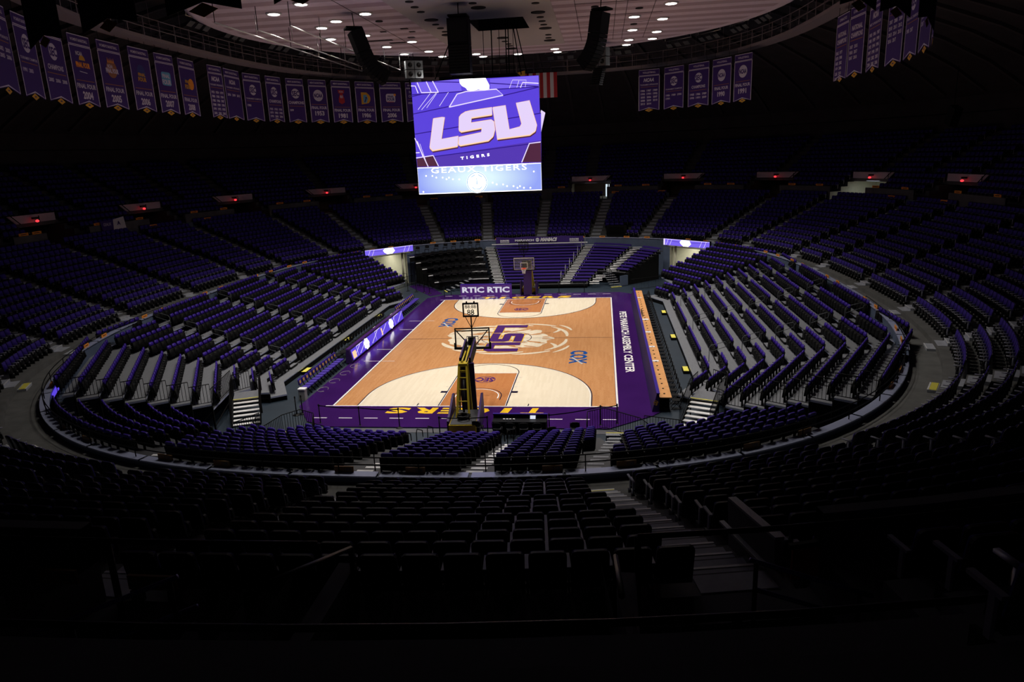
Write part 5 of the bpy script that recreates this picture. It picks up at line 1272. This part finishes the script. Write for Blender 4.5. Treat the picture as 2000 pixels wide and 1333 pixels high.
# small banner on the upper wall at left, small pennants on the portals
t = empty('wall_banner', tuple(ring3(RL-36.2, 12.3, 7.4)), 0, 'pale and purple cloth banner draped on the left upper wall', 'banner')
A = ring3(RL-37.9, 12.33, 7.35); B = ring3(RL-35.4, 12.33, 7.35); U = (B-A).normalized(); F = (A, U, Vector((0, 0, 1)), U.cross(Vector((0, 0, 1)))); Lw = (B-A).length
b = MB(); b.face([(.2, 0), (Lw*.45, 0), (Lw*.5, 1.55), (.0, 1.5)], F, .05, 0); b.face([(Lw*.45, 0), (Lw, .2), (Lw*.93, 1.7), (Lw*.5, 1.55)], F, .05, 1); b.text('GEAUX', F, .06, h=.25, w=.9, at=(Lw*.25, 1.2), mat=1); b.text('A', F, .06, h=.35, w=.4, at=(Lw*.7, 1.2), mat=0, bold=.05)
o = b.build('cloth', [M['banner'], M['white_fab']]); o.data.transform(Matrix.Translation(-Vector(t.location))); o.parent = t

# ------------------------------------------------------------------ loudspeakers
def line_array(name, top, n, w_, hd, ang, yaw, label, mt='speaker', dep=.7, a0=0):
    t = empty(name, top, yaw, label, 'loudspeaker'); p = Vector((0, 0, 0)); a = a0
    b = MB(); b.box((0, .1, .12), (w_*.9, dep*1.2, .1)); b.tube([(0, 0, .1), (0, .1, 22.0-top[2])], .03, 5); b.build('rigging_frame', M['black_matte'], t)
    for i in range(n):
        hh = hd[i] if hasattr(hd, '__len__') else hd; T = Matrix.Translation(p) @ Matrix.Rotation(a, 4, 'X')
        b = MB(); b.box((0, 0, -hh/2), (w_, dep, hh*.96), M=T); b.box((0, -dep/2-.01, -hh/2), (w_*.9, .02, hh*.8), mat=1, M=T)
        b.build('speaker_cabinet', [M[mt], M['black']], t); p = T @ Vector((0, 0, -hh)); a += ang[i] if hasattr(ang, '__len__') else ang
    return t
line_array('line_array_speaker', (-8.0, -4.0, 20.6), 11, 1.25, [1.3]+[.21]*10, [.0]+[-.085]*10, R_(118), 'black hanging speaker array left of the scoreboard, curving downwards', dep=.8, a0=-.32)
line_array('line_array_speaker', (-1.35, -4.9, 20.75), 11, 1.25, [1.5]+[.16]*12, .0, 0, 'straight black hanging speaker column directly above the scoreboard', dep=.9)
line_array('line_array_speaker', (6.95, -4.0, 20.75), 11, 1.0, [1.2]+[.2]*10, [.0]+[-.08]*10, R_(-118), 'black hanging speaker array right of the scoreboard, curving downwards', dep=.8, a0=-.16)
for (x, y, z, rz, lab, n) in ((-9.0, 14, 21.0, .5, 'grey four-box speaker cluster peeking over the scoreboard left corner', 2), (6.9, 14.5, 21.2, -.6, 'grey speaker cluster behind the right black speaker array', 2)):
    t = empty('speaker_cluster', (x, y, z), rz, lab, 'loudspeaker')
    for i in range(2):
        for j in range(2):
            b = MB(); c = (-.38+.76*i, 0, -.38-.74*j); b.box(c, (.7, .6, .68)); cb = b.build('speaker_cabinet', M['speaker_grey'], t)
            b = MB(); b.tube([(c[0], -.31, c[2]), (c[0], -.33, c[2])], .2, 12); b.build('horn', M['black'], cb)
    for k in range(9):
        b = MB(); b.box((0, -.1-.07*k, -1.6-.17*k), (.95, .5, .13)); b.build('line_cabinet', M['speaker'], t)
    b = MB(); b.tube([(0, 0, -.1), (0, 0, 21.55-z)], .03, 5); b.build('hanger', M['black_matte'], t)
for (s, o, z, lab) in ((36, 10, 14.3, 'black box speaker hanging near the right dome wall'), (52.5, 5.5, 17.5, 'large tilted black speaker hanging at far right top')):
    t = empty('box_speaker', tuple(ring3(s, o, z)), -s*.04, lab, 'loudspeaker'); b = MB(); b.box((0, 0, 0), (.8, .6, 1.3), M=Matrix.Rotation(.4, 4, 'Y')); b.build('cabinet', M['speaker'], t); b = MB(); b.tube([(0, 0, .6), (0, 0, 3.4)], .03, 4); b.build('hanger', M['black_matte'], t)

# ------------------------------------------------------------------ corner passages with lit signs
for sx in (1, -1):
    nm = 'right' if sx > 0 else 'left'
    A = Vector((sx*13.1, 24.6, 0)); B = Vector((sx*17.15, 20.65, 0)); P, Q = (A, B) if sx > 0 else (B, A); U = (Q-P).normalized(); Nn = U.cross(Vector((0, 0, 1)))
    t = empty('led_sign', tuple((P+Q)/2+Vector((0, 0, 3.6))), 0, f'glowing purple screen sign above the far {nm} passage', 'sign'); inv = Matrix.Translation(-Vector(t.location))
    F = (P+Vector((0, 0, 3.33)), U, Vector((0, 0, 1)), Nn); Lw = (Q-P).length
    b = MB(); b.prism([(0, 0), (Lw, 0), (Lw, .7), (0, .7)], F, -.25, -.01); o = b.build('housing', M['black_matte']); o.data.transform(inv); o.parent = t
    b = MB(); b.face([(.03, .03), (Lw-.03, .03), (Lw-.03, .67), (.03, .67)], F, .0, 0)
    c = Lw*.5; b.face([(c-.75, .45), (c-.5, .65), (c+.4, .66), (c+.62, .3), (c+.3, .04), (c-.3, .04), (c-.62, .25)], F, .012, 1)
    for x in (.35, .8, Lw-1.2, Lw-.7): b.strip([(x, .04), (x+.3, .66)], .04, F, .01, 2)
    b.strip([(.6, .5), (c-.8, .42)], .03, F, .01, 3); b.strip([(c+.7, .42), (Lw-.3, .5)], .03, F, .01, 3); b.strip([(.05, .64), (Lw-.05, .64)], .04, F, .01, 2)
    if sx > 0: b.face([(.03, .03), (.22, .03), (.22, .67), (.03, .67)], F, .015, 2)
    o = b.build('screen', [M['s_purple2'], M['s_white'], M['s_line'], M['s_dark']]); o.data.transform(inv); o.parent = t
    b = MB(); D = -Nn; zc = Vector((0, 0, 3.2)); z0 = Vector((0, 0, -.04))
    P2, Q2 = P+D*.4, Q+D*.4
    b.add([P2, P2+D*9, P2+D*9+zc, P2+zc], [(0, 1, 2, 3)]); b.add([Q2, Q2+D*9, Q2+D*9+zc, Q2+zc], [(0, 1, 2, 3)])
    b.add([P2+D*9, Q2+D*9, Q2+D*9+zc, P2+D*9+zc], [(0, 1, 2, 3)]); b.add([P2+zc*.98, Q2+zc*.98, Q2+D*9+zc*.98, P2+D*9+zc*.98], [(0, 1, 2, 3)])
    I = P if sx > 0 else Q; du = U if sx > 0 else -U
    b.add([I, I+du*.85, I+du*.85+zc, I+zc], [(0, 1, 2, 3)], 1)
    b.add([I+du*.85, I+du*.85+D*.5, I+du*.85+D*.5+zc, I+du*.85+zc], [(0, 1, 2, 3)])
    b.tube([I+du*1.1+D*.6, I+du*1.1+D*.6+zc], .12, 10, 0)
    b.add([P2+D*8.9+U*2.4, P2+D*8.9+U*3.3, P2+D*8.9+U*3.3+Vector((0, 0, 2.1)), P2+D*8.9+U*2.4+Vector((0, 0, 2.1))], [(0, 1, 2, 3)], 2)
    st(b, 'wall_passage', [M['cream_wall'], M['slate'], M['brown_door']])
    c = (P+Q)/2+D*4.5; area('passage_light', (c.x, c.y, 3.0), (2.5, 5), 210, (c.x, c.y, 0), (1, .97, .8))
    for k in range(3):
        a = I+du*(.9+1.0*k)+D*(.3+.5*k); b = MB(); b.tube([a, a+Vector((0, 0, 1.0+.25*k)), a+du*.8+Vector((0, 0, 1.1+.25*k)), a+du*.8], .025, 5)
        tag(b.build('handrail', M['black_matte']), f'{nth(k+1)} dark handrail loop standing in the far {nm} passage', 'handrail')
P = ring3(RL-64, -.03, 3.0); t = empty('led_sign', tuple(P), 0, 'thin sliver of a glowing purple sign on the near left rim wall', 'sign')
b = MB(); S = np.linspace(RL-65.8, RL-62.4, 12)
for a, c in zip(S[:-1], S[1:]): b.add([ring3(a, -.05, 2.95)-P, ring3(c, -.05, 2.95)-P, ring3(c, -.05, 3.25)-P, ring3(a, -.05, 3.25)-P], [(0, 1, 2, 3)], 0)
for a, c in zip(S[:-1], S[1:]): b.add([ring3(a, .1, 2.7)-P, ring3(c, .1, 2.7)-P, ring3(c, .1, 3.32)-P, ring3(a, .1, 3.32)-P], [(0, 1, 2, 3)], 1)
b.build('screen', [M['s_purple'], M['black_matte']], t)
# cloth banner of the student section
t = empty('fan_banner', (0, 29.3, 3.36), 0, 'purple cloth banner lettered Maravich Maniacs on the far rim wall', 'banner'); F = fr((-4.85, 0, -.02), (1, 0, 0), (0, 0, 1))
b = MB(); n = 24
for k in range(n):
    x0, x1 = 9.7*k/n, 9.7*(k+1)/n; f_ = lambda x: .06*math.sin(x*2.1)+.03*math.sin(x*5); g_ = lambda x: .66+.05*math.cos(x*1.7)
    b.add([F[0]+Vector((x0, f_(x0), 0)), F[0]+Vector((x1, f_(x1), 0)), F[0]+Vector((x1, f_(x1)*.5, g_(x1))), F[0]+Vector((x0, f_(x0)*.5, g_(x0)))], [(0, 1, 2, 3)], 0, True)
cl = b.build('cloth', M['banner'], t)
b = MB(); b.text('MARAVICH', F, .14, h=.24, w=2.1, at=(3.2, .3), bold=.05); b.text('MANIACS', F, .14, h=.42, w=1.8, at=(5.9, .33), bold=.07, shear=.3); b.text('DONORS', F, .14, h=.2, w=1.0, at=(1.0, .3), bold=.06); b.strip([(.5, .1), (1.5, .1)], .06, F, .14); b.text('DONORS', F, .14, h=.2, w=1.0, at=(8.7, .3), bold=.06); b.strip([(8.2, .1), (9.2, .1)], .06, F, .14)
b.face(arc(4.65, .32, .21, 0, 360, 14)[:-1], F, .14); b.strip([(4.45, .32), (4.85, .32)], .05, F, .15, 1); b.build('lettering', [M['line_white'], M['banner']], t)
t = empty('video_desk', (8.6, 31.4, 3.7), -.28, 'black camera box standing among the seats at far right of the banner', 'box')
b = MB(); b.box((0, 0, .55), (2.3, .8, 1.1)); b.box((0, -.42, .6), (1.7, .04, .7), mat=1); b.build('cabinet', [M['black'], M['black_matte']], t); b = MB(); b.tube([(-1.1, 0, 1.1), (-1.1, 0, 1.6), (1.1, 0, 1.6), (1.1, 0, 1.1)], .025, 5); b.build('rail', M['black_matte'], t)

# ------------------------------------------------------------------ exit lamps, signs and rails
for i, a in enumerate(PORTALS):
    if 56 < a < 116: continue
    h = PHW(a); side = 'right' if a < RL2 else 'left'; order = [p for p in PORTALS if p < 56] if a < RL2 else [p for p in PORTALS if p > 116][::-1]; k = order.index(a)+1
    c = ring3(a, DO(3)-.1, 9.5); p, nn = ring(a, 0); yaw = math.atan2(nn[1], nn[0])
    t = empty('exit_lamp', (c.x-nn[0]*.35, c.y-nn[1]*.35, 9.35), yaw, f'glowing red exit lamp in {nth(k)} upper portal {side} of far centre', 'exit sign')
    b = MB(); b.lathe((-.16, 0, -.13), [(.04, 0), (.12, .04), (.14, .11), (.08, .17), (.02, .19)], 12); b.build('lens', M['exit_red'], t); b = MB(); b.box((0, 0, .2), (.2, .5, .14)); b.build('bracket', M['black'], t)
    q0, q1 = ring3(a-h-.05, DO(3)-.12, 0), ring3(a+h+.05, DO(3)-.12, 0); U = (q1-q0).normalized(); F = (Vector((q0.x, q0.y, 9.2)), U, Vector((0, 0, 1)), U.cross(Vector((0, 0, 1)))); Lw = (q1-q0).length
    t = empty('portal_lintel', (c.x, c.y, 9.5), 0, f'pale lintel panel over {nth(k)} upper portal {side} of far centre', 'lintel panel'); inv = Matrix.Translation(-Vector(t.location))
    b = MB(); sl = .5 if a < RL2 else -.5
    b.prism([(0, 0), (Lw-.7, 0), (Lw, .62), (0, .62)] if sl > 0 else [(.7, 0), (Lw, 0), (Lw, .62), (0, .62)], F, -.1, 0); o = b.build('panel', M['lintel']); o.data.transform(inv); o.parent = t
    b = MB(); x = Lw-.9 if a < RL2 else .9; b.beam(F[0]+U*x+F[3]*.2, F[0]+U*(Lw if a < RL2 else 0)+F[3]*.2+Vector((0, 0, .75)), .05, .05); b.beam(F[0]+U*(Lw*.5+x*.5)+F[3]*.2, F[0]+U*(Lw*.5+x*.5)+F[3]*.2+Vector((0, 0, .5)), .05, .05); o = b.build('handrail', M['black_matte']); o.data.transform(inv); o.parent = t
def plate(loc, yaw, label, txt=None, w_=.9, h=.24, cat='sign', nm='section_sign', group=None):
    t = empty(nm, loc, yaw, label, cat, group); b = MB(); b.box((0, 0, h/2), (.04, w_, h)); b.build('plate', M['orange_unlit' if loc[1] < -22 else 'orange'], t)
    b = MB()
    for sg in (-1, 1):
        F = fr((sg*.025, 0, h/2), (0, sg, 0), (0, 0, 1))
        if txt: b.text(txt, F, 0, h=h*.62, w=w_*.36, at=(w_*.2, 0), bold=.04)
        else: b.strip([(-w_*.3, 0), (w_*.3, 0)], h*.25, F, 0)
    b.build('lettering', M['line_black'], t)
NUM = {12: ('108', '108'), 13: ('108', '109'), 11: ('107', '108'), 14: ('109', '110'), 10: (None, None)}
for i, a in enumerate(AISLES):
    side = 'right' if 0 < a < RL2 else 'left'; idx = min(i, len(AISLES)-i)
    for sg in (-1, 1):
        if a in (0.0,) : continue
        s = a+sg*1.15/scale_at(a, 0); c = ring3(s, .02, RIMZ(s)+.06); p, nn = ring(s, 0)
        where = 'far' if abs(p[1]-0) and p[1] > 6 else ('near' if p[1] < -18 else 'middle')
        txt = NUM.get(i, (None, None))[0 if sg < 0 else 1]
        plate((c.x, c.y, c.z), math.atan2(nn[1], nn[0]), f'small orange section sign on rim wall, {"clockwise" if sg > 0 else "anticlockwise"} side of {nth(idx)} {side} aisle from far centre', txt, w_=.62, h=.16 if not txt else .19)
for i, a in enumerate(PORTALS):
    if 78 < a < 88: continue
    side = 'right' if a < RL2 else 'left'; idx = i+1 if a < RL2 else len(PORTALS)-i
    for sg in (-1, 1):
        s = a+sg*(PHW(a)+.9); p, nn = ring(s, 12.42); txt = {80.0: '211', 84.6: '212'}.get(a)
        plate((p[0], p[1], 8.57), math.atan2(nn[1], nn[0]), f'dim orange sign on upper wall, {"clockwise" if sg > 0 else "anticlockwise"} of {nth(idx)} {side} portal from far centre', txt, h=.2)
# pale low walls with orange signs at the back of some far blocks
for q, (s0, s1) in enumerate(((5.9, 10.4), (27.2, 33.4), (RL-33.4, RL-27.2), (RL-10.4, RL-5.9))):
    b = MB(); sweep(b, s0, s1, [(12.25, 7.14), (12.25, 7.72), (12.4, 7.72), (12.4, 7.14)]); st(b, f'trim_{5+q}', M['slate'])
    for s, e in ((s0+.5, 'first'), (s1-.5, 'second')):
        p, nn = ring(s, 12.2); plate((p[0], p[1], 7.76), math.atan2(nn[1], nn[0]), f'orange sign at the {e} end of {nth(q+1)} low wall behind far seats', h=.24)
# black rail on the rim wall at the near side
plate((.5, -42.75, 8.1), math.pi/2, 'dim orange sign lettered 212 on the railing at far left bottom', '212', h=.18, w_=.5); plate((1.75, -42.8, 8.1), math.pi/2, 'dim orange sign on the railing left of the middle platform', '212', h=.18, w_=.6)
t = empty('rim_rail', (0, 0, 3.62), 0, 'black double handrail running along the near rim wall', 'railing')
for z in (.32, .08):
    b = MB(); b.tube([ring3(s, .12, z) for s in np.linspace(49, RL-49, 90)], .022, 5); b.build('handrail', M['black'], t)
b = MB()
for s in np.linspace(49, RL-49, 30): b.tube([ring3(s, .12, -.25), ring3(s, .12, .32)], .02, 5)
o = b.build('posts', M['black_matte'], t)
# end cheek walls at the near aisles, yellow nosing
for a, nm in ((79.6, 'right'), (RL2, 'middle'), (RL-79.6, 'left'), (73, 'far right'), (RL-73, 'far left'), (63.8, 'outer right'), (RL-63.8, 'outer left')):
    p, nn = ring(a, 1.35); b = MB(); b.box((p[0], p[1], 3.27), (.25, 1.0, .03), math.atan2(nn[1], nn[0])); tag(b.build('step_nosing', M['yellow_edge']), f'yellow nosing strip at foot of the {nm} near aisle stairs', 'nosing')
# rails in front of the camera
def ringrail(s0, s1, off, zt, zb, label, step=1.9):
    t = empty('guard_railing', tuple(ring3((s0+s1)/2, off, zb)), 0, label, 'railing'); inv = Matrix.Translation(-Vector(t.location))
    b = MB(); b.tube([ring3(s, off, zt) for s in np.linspace(s0, s1, max(3, int((s1-s0)*1.2)))], .035, 8); o = b.build('handrail', M['black']); o.data.transform(inv); o.parent = t
    for s in np.linspace(s0, s1, max(2, int((s1-s0)/step)+1)):
        b = MB(); b.tube([ring3(s, off, zb), ring3(s, off, zt)], .04, 8); o = b.build('post', M['black_matte']); o.data.transform(inv); o.parent = t
ringrail(66, 80.6, 12.75, 8.5, 7.3, 'dark railing behind the last bowl row, right of the camera')
ringrail(83.2, 106, 12.75, 8.5, 7.3, 'dark railing behind the last bowl row, left of the camera')
ringrail(76.5, 90, 15.0, 9.03, 8.4, 'closest dark railing crossing the bottom of the view')
b = MB(); sweep(b, 66, 106, [(12.4, 7.1), (12.4, 7.42), (12.95, 7.42), (12.95, 7.1)]); st(b, 'trim_9', M['concrete_dark'])
b = MB(); sweep(b, 74, 92, [(14.6, 7.4), (14.6, 8.42), (15.15, 8.42), (15.15, 8.8)]); st(b, 'trim_10', M['concrete_dark'])
for (x, nm) in ((3.95, 'left'), (7.1, 'right')):
    b = MB(); b.tube([(x, -42.2, 8.35), (x+.02, -44.2, 9.2)], .03, 6); b.tube([(x, -42.2, 7.3), (x, -42.2, 8.35)], .035, 6); tag(b.build('sloping_rail', M['black']), f'dark rail sloping towards the camera on the {nm} side of middle platform', 'handrail')
    b = MB(); b.box((x+(.12 if nm == 'right' else -.12), -43.2, 7.6), (.22, 2.3, .9)); st(b, 'wall_stairwell', M['concrete_dark'])
for P, nm in ((((2.55, -43.45, 8.72), (.85, -43.75, 8.1)), 'left'), (((8.5, -42.6, 8.6), (9.85, -42.35, 8.05)), 'right')):
    t = empty('stair_handrail', P[0], 0, f'purple-glinting round handrail descending into the {nm} near stairwell', 'handrail'); o0 = Vector(P[0]); d = Vector(P[1])-o0
    b = MB(); b.tube([(0, 0, 0), tuple(d)], .028, 8); b.build('upper_bar', M['rail_glint'], t)
    b = MB(); b.tube([(.1, .1, -.42), tuple(d*.55+Vector((.1, .1, -.42)))], .028, 8); b.build('lower_bar', M['rail_glint'], t)
    for q in (.05, .9): b = MB(); b.tube([tuple(d*q), tuple(d*q-Vector((0, 0, .9)))], .025, 6); b.build('post', M['black_matte'], t)
for (x, y, r, lab) in ((10.55, -39.85, .45, 'dark folding chair nearest the middle on the right cross aisle'), (12.75, -39.35, .5, 'dark folding chair farther right on the right cross aisle'), (13.7, -39.1, .55, 'rightmost dark folding chair on the right cross aisle'), (11.25, -39.75, .4, 'second dark folding chair along the right cross aisle')):
    chair((x, y, 7.14), r, lab)
t = empty('notice_board', (9.75, -41.35, 7.6), .3, 'dark red notice board fixed to the railing right of camera', 'sign'); b = MB(); b.box((0, 0, .3), (1.1, .04, .42)); b.build('panel', M['red_cloth'], t); b = MB(); b.box((0, .0, .54), (1.2, .06, .06)); b.build('frame', M['black'], t)
t = empty('aisle_side_wall', (9.17, -39.66, 6.9), 0, 'pale slanting wall cap beside the right near aisle stairs', 'wall cap'); b = MB(); b.beam((.18, -.78, .3), (-.18, .78, .1), .1, .8, 0); b.beam((.18, -.78, .72), (-.18, .78, .52), .13, .04, 1); b.beam((.0, -.9, .35), (-.36, .6, .2), .08, .04, 1); b.build('cap', [M['concrete_dark'], M['alu']], t)
# lights inside the two open far portals
for a, pw in ((4.1, 3), (23.6, 20)):
    c = ring3(a, 15.8, 9.0); area('portal_light', tuple(c), (1.5, 1.5), pw, (c.x, c.y, 7), (.85, .95, 1))

b = MB(); b.add([ring3(5.6, 15.2, 8.0), ring3(6.3, 15.2, 8.0), ring3(6.3, 15.2, 8.75), ring3(5.6, 15.2, 8.75)], [(0, 1, 2, 3)]); b.add([ring3(5.35, 15.2, 7.2), ring3(5.5, 15.2, 7.2), ring3(5.5, 15.2, 8.75), ring3(5.35, 15.2, 8.75)], [(0, 1, 2, 3)]); st(b, 'window_1', M['lit_window'])
